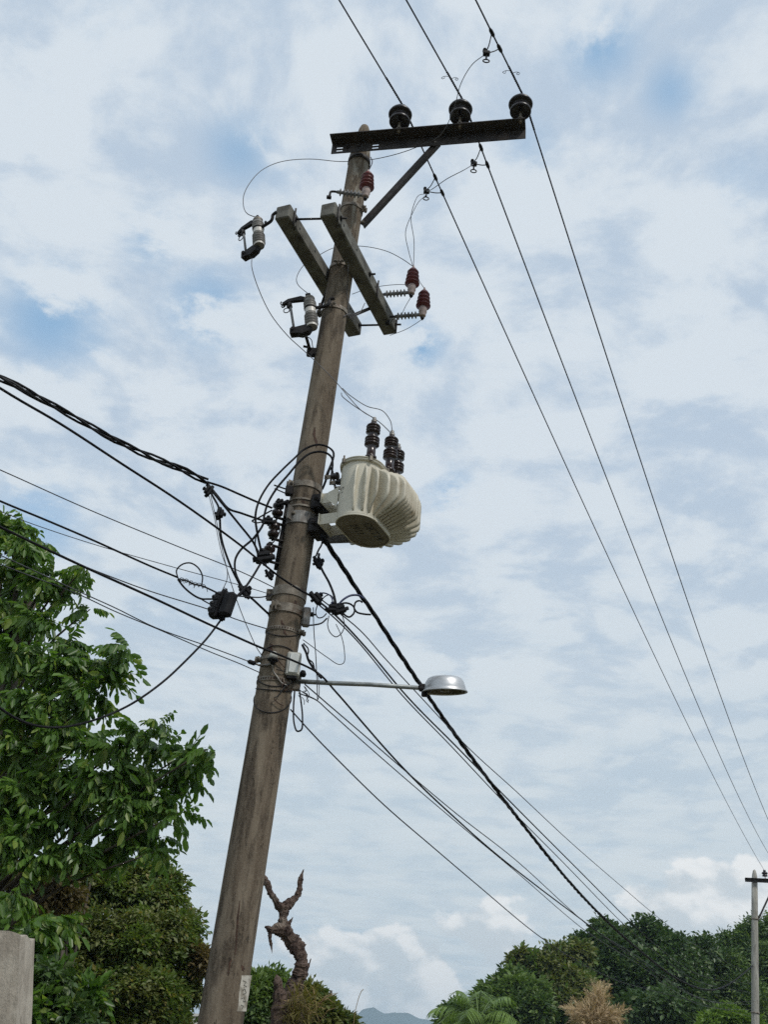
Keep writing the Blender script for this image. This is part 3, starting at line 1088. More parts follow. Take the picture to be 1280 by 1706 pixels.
# ------------------------------------------------------------------ fuse cutouts (built upright: fuse tube on +x, bracket on -x)
def make_cutout(label):
    t = thing('fuse_cutout', label, 'fuse cutout', (0, 0, 0), 'fuse cutouts beside the crossarms')
    b = MB()
    prof = [(0.0, -0.20), (0.045, -0.20), (0.052, -0.185)]
    for z in (-0.150, -0.115, -0.080, -0.045):
        prof += [(0.052, z - 0.014), (0.066, z - 0.004), (0.062, z + 0.006), (0.052, z + 0.012)]
    prof += [(0.052, -0.02), (0.050, 0.045)]
    for z in (0.065, 0.095, 0.125):
        prof += [(0.052, z - 0.012), (0.063, z - 0.003), (0.060, z + 0.006), (0.052, z + 0.012)]
    prof += [(0.052, 0.16), (0.050, 0.195), (0.030, 0.205), (0.0, 0.205)]
    b.lathe(prof, n=22)
    body = b.build('porcelain_body', 'grey_porcelain', t, local=True)
    for z0, z1, mt in ((-0.017, 0.040, 'white_porcelain'), (-0.197, -0.172, 'white_porcelain'), (0.165, 0.185, 'band_steel')):
        b = MB()
        b.lathe([(0.0545, z0), (0.0545, z1)], n=22)
        b.build('collar', mt, body, local=True)
    # upper contact with its hood
    b = MB()
    b.prism([(0.0, 0.0), (0.06, 0.035), (0.19, 0.03), (0.25, -0.005), (0.25, -0.03), (0.21, -0.02), (0.17, -0.005), (0.06, -0.02), (0.0, -0.03)], (0.02, 0, 0.20), V(1, 0, 0), V(0, 0, 1), V(0, 1, 0), 0.035)
    hood = b.build('upper_contact', 'black_steel', t, local=True)
    b = MB()
    b.tube(catmull([V(0.25, 0.02, 0.175), V(0.275, 0.02, 0.165), V(0.285, 0.02, 0.185), V(0.275, 0.02, 0.205)], 4), 0.006, 6)
    b.tube(catmull([V(0.25, -0.02, 0.175), V(0.275, -0.02, 0.165), V(0.285, -0.02, 0.185), V(0.275, -0.02, 0.205)], 4), 0.006, 6)
    b.build('hook', 'black_steel', hood, local=True)
    b = MB()
    b.cyl((0.02, 0, 0.205), (0.0, 0, 0.25), 0.012, n=8)
    b.box((0.01, 0, 0.245), (0.05, 0.03, 0.03), None, 0.005)
    b.build('terminal', 'black_steel', hood, local=True)
    # fuse tube
    b = MB()
    b.cyl((0.195, 0, 0.155), (0.175, 0, -0.175), 0.013, n=10)
    tube = b.build('fuse_tube', 'grey_polymer', t, local=True)
    b = MB()
    b.cyl((0.197, 0, 0.185), (0.193, 0, 0.125), 0.020, n=10)
    b.box((0.205, 0, 0.14), (0.05, 0.03, 0.03), None, 0.005)
    b.build('ferrule', 'dark_steel', tube, local=True)
    b = MB()
    b.tube([V(0.235, 0, 0.095) + 0.030 * V(math.cos(a), 0, math.sin(a)) for a in np.linspace(0, 2 * PI, 15)], 0.005, 6)
    b.build('pull_ring', 'dark_steel', tube, local=True)
    # lower hinge
    b = MB()
    b.prism([(0.0, -0.01), (0.05, 0.03), (0.13, 0.025), (0.21, 0.02), (0.215, -0.045), (0.14, -0.055), (0.10, -0.075), (0.03, -0.055)], (0.0, 0, -0.20), V(1, 0, 0), V(0, 0, 1), V(0, 1, 0), 0.07)
    b.cyl((0.18, -0.05, -0.195), (0.18, 0.05, -0.195), 0.018, n=10)
    b.build('lower_hinge', 'black_steel', t, local=True)
    # mounting bracket
    b = MB()
    b.lathe([(0.0545, 0.042), (0.060, 0.042), (0.060, 0.056), (0.0545, 0.056)], n=20, closed=True)
    b.tube(catmull([V(-0.055, 0, 0.05), V(-0.11, 0, 0.048), V(-0.17, 0, 0.052), V(-0.19, 0, 0.08), V(-0.20, 0, 0.12), V(-0.25, 0, 0.13)], 4), 0.017, 8)
    b.cyl((-0.10, 0, 0.04), (-0.10, 0, 0.095), 0.014, n=6, smooth=False)
    b.build('bracket', 'black_steel', t, local=True)
    return t


def place(o, loc, x_dir, up):
    u = unit(up)
    x = np.asarray(x_dir, float)
    x = unit(x - u * (x @ u))
    y = np.cross(u, x)
    M = Matrix(((x[0], y[0], u[0], loc[0]), (x[1], y[1], u[1], loc[1]), (x[2], y[2], u[2], loc[2]), (0, 0, 0, 1)))
    o.matrix_world = M
    o.location = M.to_translation()
    o.rotation_euler = M.to_euler()


c0 = make_cutout('grey fuse cutout with white collars hanging off the near crossarm end')
CUT1 = at(430.5, 388, 7.18)
place(c0, CUT1, V(-1, 0.75, 0), Z + (-N) * 0.20)
c1_ = copy_tree(c0)
c1_['label'] = 'grey fuse cutout with open frame standing beside the pole under the crossarms'
CUT2 = at(517.5, 521, 7.75)
place(c1_, CUT2, V(-1, 0.22, 0), Z + (-N) * 0.20)
c0.scale = (0.92, 0.92, 0.92)
c1_.scale = (1.0, 1.0, 1.0)
bpy.context.view_layer.update()


def wpt(o, p):
    from mathutils import Vector
    q = Matrix.LocRotScale(o.location, o.rotation_euler, o.scale) @ Vector(p)
    return V(q.x, q.y, q.z)


# steel stand-off that carries the second cutout
so = thing('standoff_bracket', 'black steel stand-off bracket bolted to the pole below the fuse cutout', 'bracket', on_pole(521, 590))
m = MB()
pA = wpt(c1_, (0.07, 0, -0.26))
pB = on_pole(518, 588)
m.tube([pA, pA * 0.3 + pB * 0.7, pB + V(0, 0, 0.02)], 0.016, 8)
m.build('strut', 'black_steel', so)
m = MB()
m.box(pB + V(0.01, -0.01, 0), (0.10, 0.06, 0.09), None, 0.01)
m.cyl(pB + V(-0.02, -0.02, 0.05), pB + V(-0.08, -0.03, 0.05), 0.012, n=8)
m.cyl(pB + V(0.02, -0.03, -0.06), pB + V(0.02, -0.07, -0.06), 0.016, n=6, smooth=False)
m.build('foot_plate', 'black_steel', so)


# ------------------------------------------------------------------ lightning arresters (red housing up, insulated bracket on -x)
def make_arrester(label):
    t = thing('lightning_arrester', label, 'lightning arrester', (0, 0, 0), 'red lightning arresters')
    prof = [(0.0, 0.02), (0.045, 0.02)]
    for i in range(4):
        z = 0.045 + i * 0.052
        k = 1 - 0.07 * i
        prof += [(0.046, z - 0.016), (0.078 * k, z - 0.006), (0.080 * k, z + 0.002), (0.050, z + 0.020)]
    prof += [(0.044, 0.235), (0.030, 0.25), (0.0, 0.255)]
    b = MB()
    b.lathe(prof, n=22)
    b.build('red_housing', 'red_polymer', t, local=True)
    b = MB()
    b.lathe([(0.0, 0.30), (0.012, 0.295), (0.012, 0.27), (0.022, 0.265), (0.026, 0.25), (0.0, 0.248)], n=10)
    b.build('line_terminal', 'pink_base', t, local=True)
    b = MB()
    b.lathe([(0.0, -0.10), (0.030, -0.10), (0.036, -0.09), (0.036, -0.055), (0.044, -0.045), (0.044, 0.0), (0.040, 0.024), (0.0, 0.024)], n=18)
    b.build('base', 'pink_base', t, local=True)
    b = MB()
    b.cyl((0, 0, -0.10), (0, 0, -0.145), 0.012, n=8)
    b.cyl((0, 0, -0.112), (0, 0, -0.128), 0.022, n=6, smooth=False)
    b.build('ground_stud', 'black_steel', t, local=True)
    b = MB()
    prof = [(0.0, -0.30), (0.018, -0.30)]
    for i in range(6):
        x = -0.265 + i * 0.038
        prof += [(0.018, x - 0.012), (0.040, x - 0.003), (0.040, x + 0.003), (0.018, x + 0.012)]
    prof += [(0.018, -0.03), (0.0, -0.03)]
    b.lathe(prof, (0, 0, -0.075), (1, 0, 0), 16)
    b.build('bracket_insulator', 'grey_polymer', t, local=True)
    b = MB()
    b.tube(catmull([V(-0.29, 0, -0.075), V(-0.34, 0, -0.075), V(-0.365, 0, -0.085), V(-0.37, 0, -0.12), V(-0.37, 0, -0.16)], 4), 0.012, 8)
    b.box((-0.375, 0, -0.165), (0.05, 0.04, 0.03), None, 0.006)
    b.build('bracket', 'black_steel', t, local=True)
    return t


ar0 = make_arrester('upper of the two red lightning arresters at the far crossarm end')
A2p = at(686.5, 478, 8.35)
place(ar0, A2p, RGT * 1.0 - D * 0.2, Z)
ar1 = copy_tree(ar0)
ar1['label'] = 'lower of the two red lightning arresters at the far crossarm end'
A3p = at(705, 515, 8.5)
place(ar1, A3p, RGT * 1.0 - D * 0.2, Z)
ar2 = copy_tree(ar0)
ar2['label'] = 'red lightning arrester mounted against the pole under the steel crossarm'
A1p = at(610.5, 317, 7.70)
place(ar2, A1p, RGT + 0.1 * FWD, Z)
bpy.context.view_layer.update()

# ------------------------------------------------------------------ transformer
ZT = 5.70
TO = pc(ZT)


def TL(dd, nn, zz):
    return TO + D * dd + N * nn + Z * zz


HT = at(590, 762, (TL(-0.27, 0.61, 0))[1])[2] - ZT
print('tank height', HT)
CD, CN, HA, HB = 0.035, 0.61, 0.305, 0.185
tr = thing('transformer', 'cream ribbed oval distribution transformer with brown bushings bolted to the pole', 'transformer', TL(CD, CN, 0))
RC = HB - 0.004


def perim(s):
    """s in 0..1 round the stadium, starting at the middle of the pole side (-N), going by the near end (-D) to the outer side (+N)"""
    straight = 2 * (HA - RC)
    arc = PI * RC
    L = 2 * straight + 2 * arc
    x = (s % 1.0) * L
    h = straight / 2
    if x < h:
        return (-x, -RC), (0, -1)
    x -= h
    if x < arc:
        a = x / RC
        return (-h - RC * math.sin(a), -RC * math.cos(a)), (-math.sin(a), -math.cos(a))
    x -= arc
    if x < straight:
        return (-h + x, RC), (0, 1)
    x -= straight
    if x < arc:
        a = x / RC
        return (h + RC * math.sin(a), RC * math.cos(a)), (math.sin(a), math.cos(a))
    x -= arc
    return (h - x, -RC), (0, -1)


def stadium(z0, z1, off0=0.0, off1=0.0, n=72, capb=False, capt=False, mb=None):
    m = mb or MB()
    vs_ = []
    for z, o in ((z0, off0), (z1, off1)):
        for i in range(n):
            p, q = perim(i / n)
            vs_.append(TL(CD + p[0] + q[0] * o, CN + p[1] + q[1] * o, z))
    fs = [(i, n + i, n + (i + 1) % n, (i + 1) % n) for i in range(n)]
    m.add(vs_, fs, True)
    o = len(m.v) - 2 * n
    if capb:
        m.f.append(tuple(o + i for i in range(n)))
        m.sm.append(False)
    if capt:
        m.f.append(tuple(o + n + i for i in range(n))[::-1])
        m.sm.append(False)
    return m


m = stadium(0.0, HT - 0.03)
m.build('tank', 'cream_paint', tr)
m = stadium(0.010, 0.016, 0.0, 0.0, capb=True)
m = stadium(-0.004, 0.010, 0.006, 0.006, mb=m)
m = stadium(-0.004, -0.0039, 0.006, -0.004, mb=m)
m.build('bottom_rim', 'cream_paint', tr)
m = stadium(0.006, 0.0065, -0.003, -0.003, capb=True)
bot = m.build('bottom_plate', 'shaded_cream_paint', tr)
m = stadium(HT - 0.035, HT - 0.012, 0.016, 0.016, capb=True)
m = stadium(HT - 0.012, HT, 0.020, 0.020, capb=True, mb=m)
m = stadium(HT, HT + 0.012, 0.020, 0.004, capt=True, mb=m)
lid = m.build('lid', 'cream_paint', tr)
for i in range(7):
    p, q = perim((i + 0.35) / 7)
    c = TL(CD + p[0] + q[0] * 0.02, CN + p[1] + q[1] * 0.02, HT - 0.015)
    qv = D * q[0] + N * q[1]
    tv = np.cross(Z, qv)
    m = MB()
    m.box(c + qv * 0.006, (0.022, 0.030, 0.050), (qv, tv, Z), 0.004)
    m.cyl(c + Z * 0.02 + qv * 0.004, c + Z * 0.052 + qv * 0.004, 0.008, n=8)
    m.build('lid_clamp', 'band_steel', lid)


# radiator fins, pressed steel, from the near end round to the far end
def fin(s, depth, z0, z1, th, sweep=0.42):
    p, q = perim(s)
    qv = D * q[0] + N * q[1]
    tv = np.cross(Z, qv)
    o = TL(CD + p[0], CN + p[1], 0)
    hh = z1 - z0
    raw = []
    for a in np.linspace(0, 1, 17):
        zz = z0 + hh * a
        if a < 0.5:
            dd = depth * math.sin(min(1, a / sweep) * PI / 2) ** (1.05 if sweep > .3 else .8)
        else:
            k = (a - 0.5) / 0.5
            dd = depth * (1 - k ** 3.4) ** 0.6
        raw.append((dd, zz))
    raw = [(-0.01, z0)] + raw[0:] + [(-0.01, z1)]
    cx, cz = depth * 0.35, (z0 + z1) / 2
    ins = []
    for (u, w) in raw:
        du, dw = u - cx, w - cz
        L = math.hypot(du, dw)
        k = max(0.0, 1 - 0.030 / L) if u > 0 else 1
        ins.append((cx + du * k if u > 0 else u, cz + dw * k))
    n_ = len(raw)
    vs_ = [o + qv * u + Z * w for u, w in raw]
    vs_ += [o + qv * u + Z * w + tv * th / 2 for u, w in ins]
    vs_ += [o + qv * u + Z * w - tv * th / 2 for u, w in ins]
    fs = []
    for i in range(n_ - 1):
        fs.append((i, i + 1, n_ + i + 1, n_ + i))
        fs.append((i + 1, i, 2 * n_ + i, 2 * n_ + i + 1))
    m = MB()
    m.add(vs_, fs, True)
    m.f += [tuple(n_ + i for i in range(n_)), tuple(2 * n_ + i for i in range(n_))[::-1]]
    m.sm += [False, False]
    m.build('radiator_fin', 'cream_paint', tr)


STR = 2 * (HA - RC)
LT = 2 * STR + 2 * PI * RC
arc_s = lambda f: (STR / 2 + PI * RC * f) / LT
fins = [(arc_s(f), dp, 0.020) for f, dp in ((0.565, 0.050), (0.70, 0.075), (0.81, 0.120), (0.90, 0.165), (0.97, 0.21))]
x_fin = 0.0
while x_fin < STR + PI * RC * 0.80:
    fins.append(((STR / 2 + PI * RC + x_fin) / LT, 0.260, 0.014))
    x_fin += 0.043
for i, (s, dp, th) in enumerate(fins):
    fin(s, dp, 0.035, HT * 0.86, th, max(0.24, 0.42 - 0.02 * max(0, i - 4)))

# high-voltage bushings
BUSH = []
tops_px = ((624, 697), (654, 719), (664.5, 741))
for i, (x, y) in enumerate(tops_px):
    zz = ZT + HT + 0.43
    p = atz(x, y, zz)
    pd, pn = float((p - TO) @ D), float((p - TO) @ N)
    BUSH.append((pd, pn))
    print('bushing', pd, pn)
sp_d = (BUSH[1][0] - BUSH[0][0])
for i, (pd, pn) in enumerate(BUSH):
    base = TL(pd, pn, HT)
    prof = [(0.0, 0.0), (0.052, 0.0), (0.052, 0.025), (0.040, 0.03), (0.038, 0.13)]
    for z in (0.155, 0.183, 0.211):
        prof += [(0.040, z - 0.014), (0.066, z - 0.008), (0.064, z + 0.004), (0.042, z + 0.012)]
    prof += [(0.036, 0.235), (0.036, 0.26)]
    for z in (0.285, 0.313, 0.341):
        prof += [(0.040, z - 0.014), (0.064, z - 0.008), (0.060, z + 0.004), (0.040, z + 0.012)]
    prof += [(0.036, 0.365), (0.028, 0.38), (0.0, 0.38)]
    m = MB()
    m.lathe(prof, base, Z, 22)
    bo = m.build('high_voltage_bushing', 'brown_porcelain', tr)
    m = MB()
    m.cyl(base + Z * 0.375, base + Z * 0.405, 0.026, n=10)
    m.cyl(base + Z * 0.40, base + Z * 0.435, 0.017, n=8)
    m.build('terminal_cap', 'galvanised', bo)
# low-voltage bushings on the pole side
LV = []
for i, dd in enumerate((-0.20, -0.10, 0.0, 0.10)):
    base = TL(CD + dd - 0.03, CN - RC - 0.001, HT * 0.80)
    out = -N * 1.0 + Z * 0.05
    m = MB()
    m.lathe([(0.0, 0), (0.035, 0), (0.035, 0.015), (0.024, 0.02), (0.03, 0.035), (0.022, 0.045), (0.028, 0.055), (0.016, 0.065), (0.0, 0.066)], base, out, 14)
    lb = m.build('low_voltage_bushing', 'dark_porcelain', tr)
    m = MB()
    e = base + unit(out) * 0.065
    m.box(e + unit(out) * 0.03, (0.07, 0.012, 0.035), (unit(out), D, Z))
    m.cyl(e + unit(out) * 0.045 - D * 0.03, e + unit(out) * 0.045 + D * 0.03, 0.008, n=6)
    m.build('terminal_pad', 'band_steel', lb)
    LV.append(e + unit(out) * 0.055)
# hanger brackets between tank and pole
rp = pr(ZT) + 0.012
for zc, hh in ((0.30, 0.10), (0.09, 0.10)):
    m = MB()
    w0, w1 = rp + 0.10, CN - RC + 0.01
    for dd in (-0.105, 0.105):
        m.box(TL(dd, (w0 + w1) / 2, zc), (0.008, w1 - w0, hh), (D, N, Z))
    m.box(TL(0, w0, zc), (0.26, 0.008, hh), (D, N, Z))
    m.build('hanger_bracket', 'cream_paint', tr)
m = MB()
m.prism([(0, 0), (0.10, 0.09), (0.10, 0.16), (0.0, 0.20)], TL(-0.16, CN - RC + 0.004, 0.16), -N, Z, D, 0.008)
m.build('lifting_lug', 'cream_paint', tr)
for zc in (0.30, 0.06):
    m = MB()
    m.box(TL(0, rp + 0.03, zc), (0.20, 0.10, 0.14), (D, N, Z), 0.01)
    m.cyl(TL(-0.16, rp + 0.05, zc), TL(0.16, rp + 0.05, zc), 0.012, n=8)
    m.cyl(TL(-0.15, rp + 0.05, zc), TL(-0.13, rp + 0.05, zc), 0.024, n=6, smooth=False)
    m.build('pole_clamp', 'black_steel', tr)
# printed marks
def text_on(s, o, ex, ey, size, mat, parent, name):
    cu = bpy.data.curves.new(name, 'FONT')
    cu.body = s
    cu.size = size
    cu.align_x = 'CENTER'
    cu.align_y = 'CENTER'
    cu.extrude = 0.0008
    cu.resolution_u = 2
    ob_ = bpy.data.objects.new(name, cu)
    COL.objects.link(ob_)
    dg = bpy.context.evaluated_depsgraph_get()
    me = bpy.data.meshes.new_from_object(ob_.evaluated_get(dg))
    bpy.data.objects.remove(ob_)
    m_ = MB()
    ez = np.cross(ex, ey)
    vs_ = [o + ex * q.co.x + ey * q.co.y + ez * q.co.z for q in me.vertices]
    m_.add(vs_, [tuple(p.vertices) for p in me.polygons])
    r = m_.build(name, mat, parent)
    bpy.data.meshes.remove(me)
    return r


text_on('OKT14', TL(CD + 0.045, CN + 0.075, 0.0045), D, N, 0.105, 'tank_print', bot, 'printed_marking')
text_on('2911', TL(CD - 0.03, CN - 0.045, 0.0045), D, N, 0.10, 'tank_print', bot, 'printed_marking')


def tank_text(s, s_per, z, size):
    p, q = perim(s_per)
    qv = D * q[0] + N * q[1]
    tv = np.cross(Z, qv)
    text_on(s, TL(CD + p[0] + q[0] * 0.0035, CN + p[1] + q[1] * 0.0035, z), tv, Z, size, 'tank_print', tr, 'printed_marking')


tank_text('2 14', (STR / 2 + PI * RC * 0.06) / LT, HT * 0.50, 0.045)
tank_text('N 21', (STR / 2 + PI * RC * 0.06) / LT, HT * 0.33, 0.055)
tank_text('C P', (STR / 2 + PI * RC * 0.315) / LT, HT * 0.50, 0.035)
tank_text('---', (STR / 2 + PI * RC * 0.315) / LT, HT * 0.44, 0.035)
# the support bracket under the tank
sb = thing('transformer_bracket', 'grey steel bracket clamped round the pole under the transformer', 'bracket', pc(ZT))
zb0 = zrow(872) - ZT
m = MB()
m.prism([(0.10, 0.06), (0.30, 0.06), (0.42, -0.035), (0.80, -0.035), (0.80, -0.045), (0.40, -0.115), (0.10, -0.085)], TL(0.26, 0, zb0 + 0.0), N, Z, D, 0.008)
m.build('gusset', 'galvanised', sb)
m = MB()
rr = pr(ZT)
for a0, a1 in ((-150, 40),):
    vs_, fs = [], []
    k = 16
    for i in range(k + 1):
        a = R(a0 + (a1 - a0) * i / k)
        dr = V(math.cos(a), math.sin(a), 0)
        for rad in (rr + 0.001, rr + 0.009):
            for hz_ in (-0.06, 0.055):
                vs_.append(pc(zrow(872)) + dr * rad + Z * hz_)
    for i in range(k):
        b = i * 4
        fs += [(b + 2, b + 3, b + 7, b + 6), (b, b + 4, b + 5, b + 1), (b + 1, b + 5, b + 7, b + 3), (b, b + 2, b + 6, b + 4)]
    fs += [(0, 1, 3, 2), (k * 4, k * 4 + 2, k * 4 + 3, k * 4 + 1)]
    m.add(vs_, fs)
m.build('saddle', 'galvanised', sb)
m = MB()
z_u = zrow(868)
m.tube([pc(z_u) + V(math.cos(a), math.sin(a), 0) * (pr(z_u) + 0.018) for a in np.linspace(R(-175), R(-110), 10)], 0.011, 8)
m.build('u_bolt', 'band_steel', sb)
m = MB()
cu_ = pc(z_u) + V(math.cos(R(-125)), math.sin(R(-125)), 0) * (pr(z_u) + 0.03)
m.box(cu_, (0.02, 0.06, 0.13), (V(math.cos(R(-35)), math.sin(R(-35)), 0), V(math.cos(R(-125)), math.sin(R(-125)), 0), Z))
m.build('bolt_plate', 'galvanised', sb)

# ------------------------------------------------------------------ spool insulators on clevises, left of the pole
SP = []
sp_txt = ('topmost brown spool insulator in the rack left of the pole', 'middle brown spool insulator in the rack left of the pole', 'lowest brown spool insulator in the rack left of the pole')
for i, (x, y) in enumerate(((463, 849), (456, 884), (448, 921))):
    c = at(x, y, 7.90)
    SP.append(c)
    t = thing('spool_insulator', sp_txt[i], 'insulator', c, 'spool insulators on the secondary rack')
    m = MB()
    m.lathe([(0.0, -0.062), (0.036, -0.062), (0.050, -0.045), (0.050, -0.022), (0.030, -0.004), (0.030, 0.004), (0.050, 0.022), (0.050, 0.045), (0.036, 0.062), (0.0, 0.062)], c, Z, 20)
    m.build('porcelain_spool', 'brown_porcelain', t)
    wall = V(pc(c[2])[0] - pr(c[2]) * 0.96, 7.95, 0)
    for dz in (-0.078, 0.078):
        q = V(wall[0] + 0.02, 7.95, c[2] + dz)
        a_, s_, w_ = frame(q - (c + Z * dz), Z)
        m = MB()
        m.box((c + Z * dz + q) / 2, (np.linalg.norm(q - c - Z * dz) + 0.06, 0.036, 0.010), (a_, s_, w_))
        m.build('clevis_strap', 'black_steel', t)
    m = MB()
    m.cyl(c - Z * 0.10, c + Z * 0.10, 0.010, n=8)
    m.cyl(c + Z * 0.085, c + Z * 0.10, 0.02, n=6, smooth=False)
    m.build('clevis_pin', 'black_steel', t)
rk = thing('secondary_rack', 'narrow black steel rack bolted up the left side of the pole', 'rack', V(*SP[2]))
m = MB()
for i in range(2):
    zt_, zb_ = SP[0][2] + 0.13, SP[2][2] - 0.13
    p0, p1 = pc(zt_) + V(-pr(zt_) - 0.008, -0.05 + i * 0.0, 0), pc(zb_) + V(-pr(zb_) - 0.008, -0.05, 0)
m.tube([p0, p1], 0.016, 8)
m.build('rack_bar', 'black_steel', rk)
m = MB()
q = at(482, 818, 7.87)
m.cyl(q + V(0.03, 0, 0), q + V(-0.14, -0.02, 0.035), 0.007, n=6)
m.cyl(q + V(0.03, 0, -0.05), q + V(-0.13, -0.02, 0.0), 0.006, n=6)
m.box(q, (0.07, 0.06, 0.09), None, 0.01)
m.build('top_bolt', 'black_steel', rk)

# ------------------------------------------------------------------ street lamp
L0 = on_pole(489, 1136) + V(0.0, -0.02, 0)
L1 = atz(704, 1146.5, L0[2])
lamp = thing('street_lamp', 'silver dish street lamp on a long grey arm off the pole', 'street lamp', L0)
al = unit(L1 - L0)
m = MB()
m.tube([L0 - al * 0.02, L0 + al * 0.3, L0 + (L1 - L0) * 0.6 + Z * 0.006, L1 + al * 0.06], [0.019, 0.019, 0.018, 0.018], 12)
m.build('arm', 'lamp_pipe', lamp)
lc = atz(741.5, 1153, L0[2] - 0.02)
ltilt = unit(Z - unit(V(FWD[0], FWD[1], 0)) * 0.20 - al * 0.075)
RL = 0.182
m = MB()
m.lathe([(RL * 0.97, 0.004), (RL, -0.004), (RL * 1.02, 0.0), (RL * 1.0, 0.010), (RL * 0.94, 0.016), (RL * 0.93, 0.03), (RL * 0.86, 0.075), (RL * 0.76, 0.105), (RL * 0.62, 0.120), (RL * 0.3, 0.129), (0.0, 0.131)], lc, ltilt, 44)
shade = m.build('reflector_shade', 'aluminium', lamp)
m = MB()
m.lathe([(RL * 0.97, 0.004), (RL * 0.90, 0.03), (RL * 0.80, 0.08), (0.0, 0.10)], lc, ltilt, 36)
m.build('inner_reflector', 'lamp_glass', shade)
m = MB()
m.lathe([(0.0, -0.0), (0.03, 0.004), (0.045, 0.03), (0.04, 0.07), (0.02, 0.095), (0.0, 0.096)], lc, ltilt, 16)
m.build('bulb', 'lamp_glass', lamp)
m = MB()
c = L1 + al * 0.02
m.box(c + Z * 0.004, (0.10, 0.06, 0.055), (al, np.cross(Z, al), Z), 0.01)
m.box(c - Z * 0.045 + al * 0.0, (0.05, 0.04, 0.05), (al, np.cross(Z, al), Z), 0.008)
m.build('neck_clamp', 'black_steel', lamp)
m = MB()
m.box(L0 - V(0, -0.015, 0.0), (0.12, 0.05, 0.15), None, 0.01)
m.cyl(L0 + V(-0.05, -0.03, 0.06), L0 + V(-0.05, -0.06, 0.06), 0.015, n=6, smooth=False)
m.cyl(L0 + V(-0.05, -0.03, -0.06), L0 + V(-0.05, -0.06, -0.06), 0.015, n=6, smooth=False)
m.build('mounting_plate', 'band_steel', lamp)
m = MB()
m.lathe([(0.0, 0.05), (0.018, 0.048), (0.03, 0.02), (0.024, 0.0), (0.0, 0.0)], on_pole(494, 1128) + V(0.05, -0.03, 0), Z, 12)
m.build('cable_gland', 'black_rubber', lamp)

# meter-like box and the photocell beside it
bx_ = thing('control_box', 'small pale grey control box with white cover on the pole above the lamp arm', 'control box', on_pole(487, 1112))
c = on_pole(487, 1110) + V(0.01, -0.03, 0)
m = MB()
m.box(c, (0.115, 0.09, 0.20), None, 0.012)
m.build('case', 'box_grey', bx_)
m = MB()
m.box(c + V(0.006, -0.050, 0.0), (0.075, 0.012, 0.165), None, 0.005)
m.build('cover', 'box_panel', bx_)
m = MB()
m.box(c + V(0.0, -0.012, -0.114), (0.085, 0.05, 0.03), None, 0.006)
m.build('base', 'black_plastic', bx_)
pcell = thing('photocell', 'small dark-rimmed bell-shaped photocell on the front of the pole', 'photocell', on_pole(456, 1103))
c = on_pole(455.5, 1101) + V(0, -0.05, 0)
m = MB()
m.lathe([(0.0, 0.06), (0.024, 0.056), (0.034, 0.03), (0.036, 0.0), (0.0, -0.001)], c, Z, 16)
m.build('dome', 'box_grey', pcell)
m = MB()
m.lathe([(0.036, -0.002), (0.046, -0.006), (0.044, -0.018), (0.020, -0.026), (0.016, -0.05), (0.0, -0.052)], c, Z, 16)
m.build('socket', 'black_plastic', pcell)
m = MB()
m.tube(catmull([c - Z * 0.05, on_pole(455, 1118, 0.02), on_pole(462, 1128, 0.015), on_pole(468, 1137, 0.012), on_pole(478, 1142, 0.02)], 5), 0.008, 6)
m.tube(catmull([on_pole(431, 1108, 0.01), on_pole(444, 1108, 0.02), c - Z * 0.045], 4), 0.010, 6)
m.build('bracket', 'galvanised', pcell)
# galvanised clamp box on the band
cb = thing('band_clamp', 'galvanised block clamp on the right edge of the pole', 'clamp', on_pole(507, 1028))
c = pc(zrow(1030)) + V(pr(5) + 0.035, -0.06, 0)
m = MB()
m.box(c, (0.065, 0.06, 0.17), None, 0.012)
m.build('block', 'galvanised', cb)
m = MB()
m.cyl(c + V(0.03, 0, 0.03), c + V(0.06, 0, 0.03), 0.02, n=6, smooth=False)
m.cyl(c + V(0.03, 0, 0.03), c + V(0.075, 0, 0.03), 0.009, n=8)
m.build('bolt', 'black_steel', cb)

# ------------------------------------------------------------------ thin jumper wires
def path3(px):
    return [at(*p) if len(p) == 3 and not isinstance(p, np.ndarray) else p for p in px]


def wire(name, label, pts_, r, mat, cat='wire', group=None, k=6, n=6):
    m = MB()
    m.tube(catmull(pts_, k), r, n)
    o = m.build(name, mat, None, origin=np.asarray(pts_[0], float))
    return tag(o, label, cat, group)


JR = 0.0042
c1_top, c2_top = wpt(c0, (0.0, 0, 0.23)), wpt(c1_, (0.0, 0, 0.25))
c1_bot, c2_bot = wpt(c0, (0.10, 0, -0.27)), wpt(c1_, (0.10, 0, -0.27))
a2_top, a3_top, a1_top = wpt(ar0, (0, 0, .29)), wpt(ar1, (0, 0, .29)), wpt(ar2, (0, 0, .29))
a2_bot, a3_bot = wpt(ar0, (0, 0, -.14)), wpt(ar1, (0, 0, -.14))
G = 'thin jumper wires between the fittings'
wire('jumper_wire', 'thin wire arching from the far-left fuse cutout to the tip conductor clamp',
     path3([c1_top, (412, 356, 7.2), (405, 333, 7.3), (416, 305, 7.5), (440, 281, 7.7), (475, 268, 7.9), (520, 265, 8.05), (565, 269, 8.16), (600, 268, 8.18), (640, 262, 8.0), (690, 247, 7.75), (735, 224, 7.5), (757, 180, 7.3), (768, 140, 7.1), (785, 110, 6.95), CL3]), JR, 'jumper', 'wire', G)
wire('jumper_wire', 'thin wire joining the clamps on the middle and nearest conductors',
     path3([CL2, (770, 285, 7.75), (745, 298, 7.8), (725, 312, 7.85), CL1]), JR, 'jumper', 'wire', G)
wire('jumper_wire', 'thin wire dropping straight from the brace-side clamp to a red arrester',
     path3([CL1 - Z * .03, (692, 335, 8.0), (685, 362, 8.1), (690, 400, 8.25), a2_top]), JR * .9, 'jumper', 'wire', G)
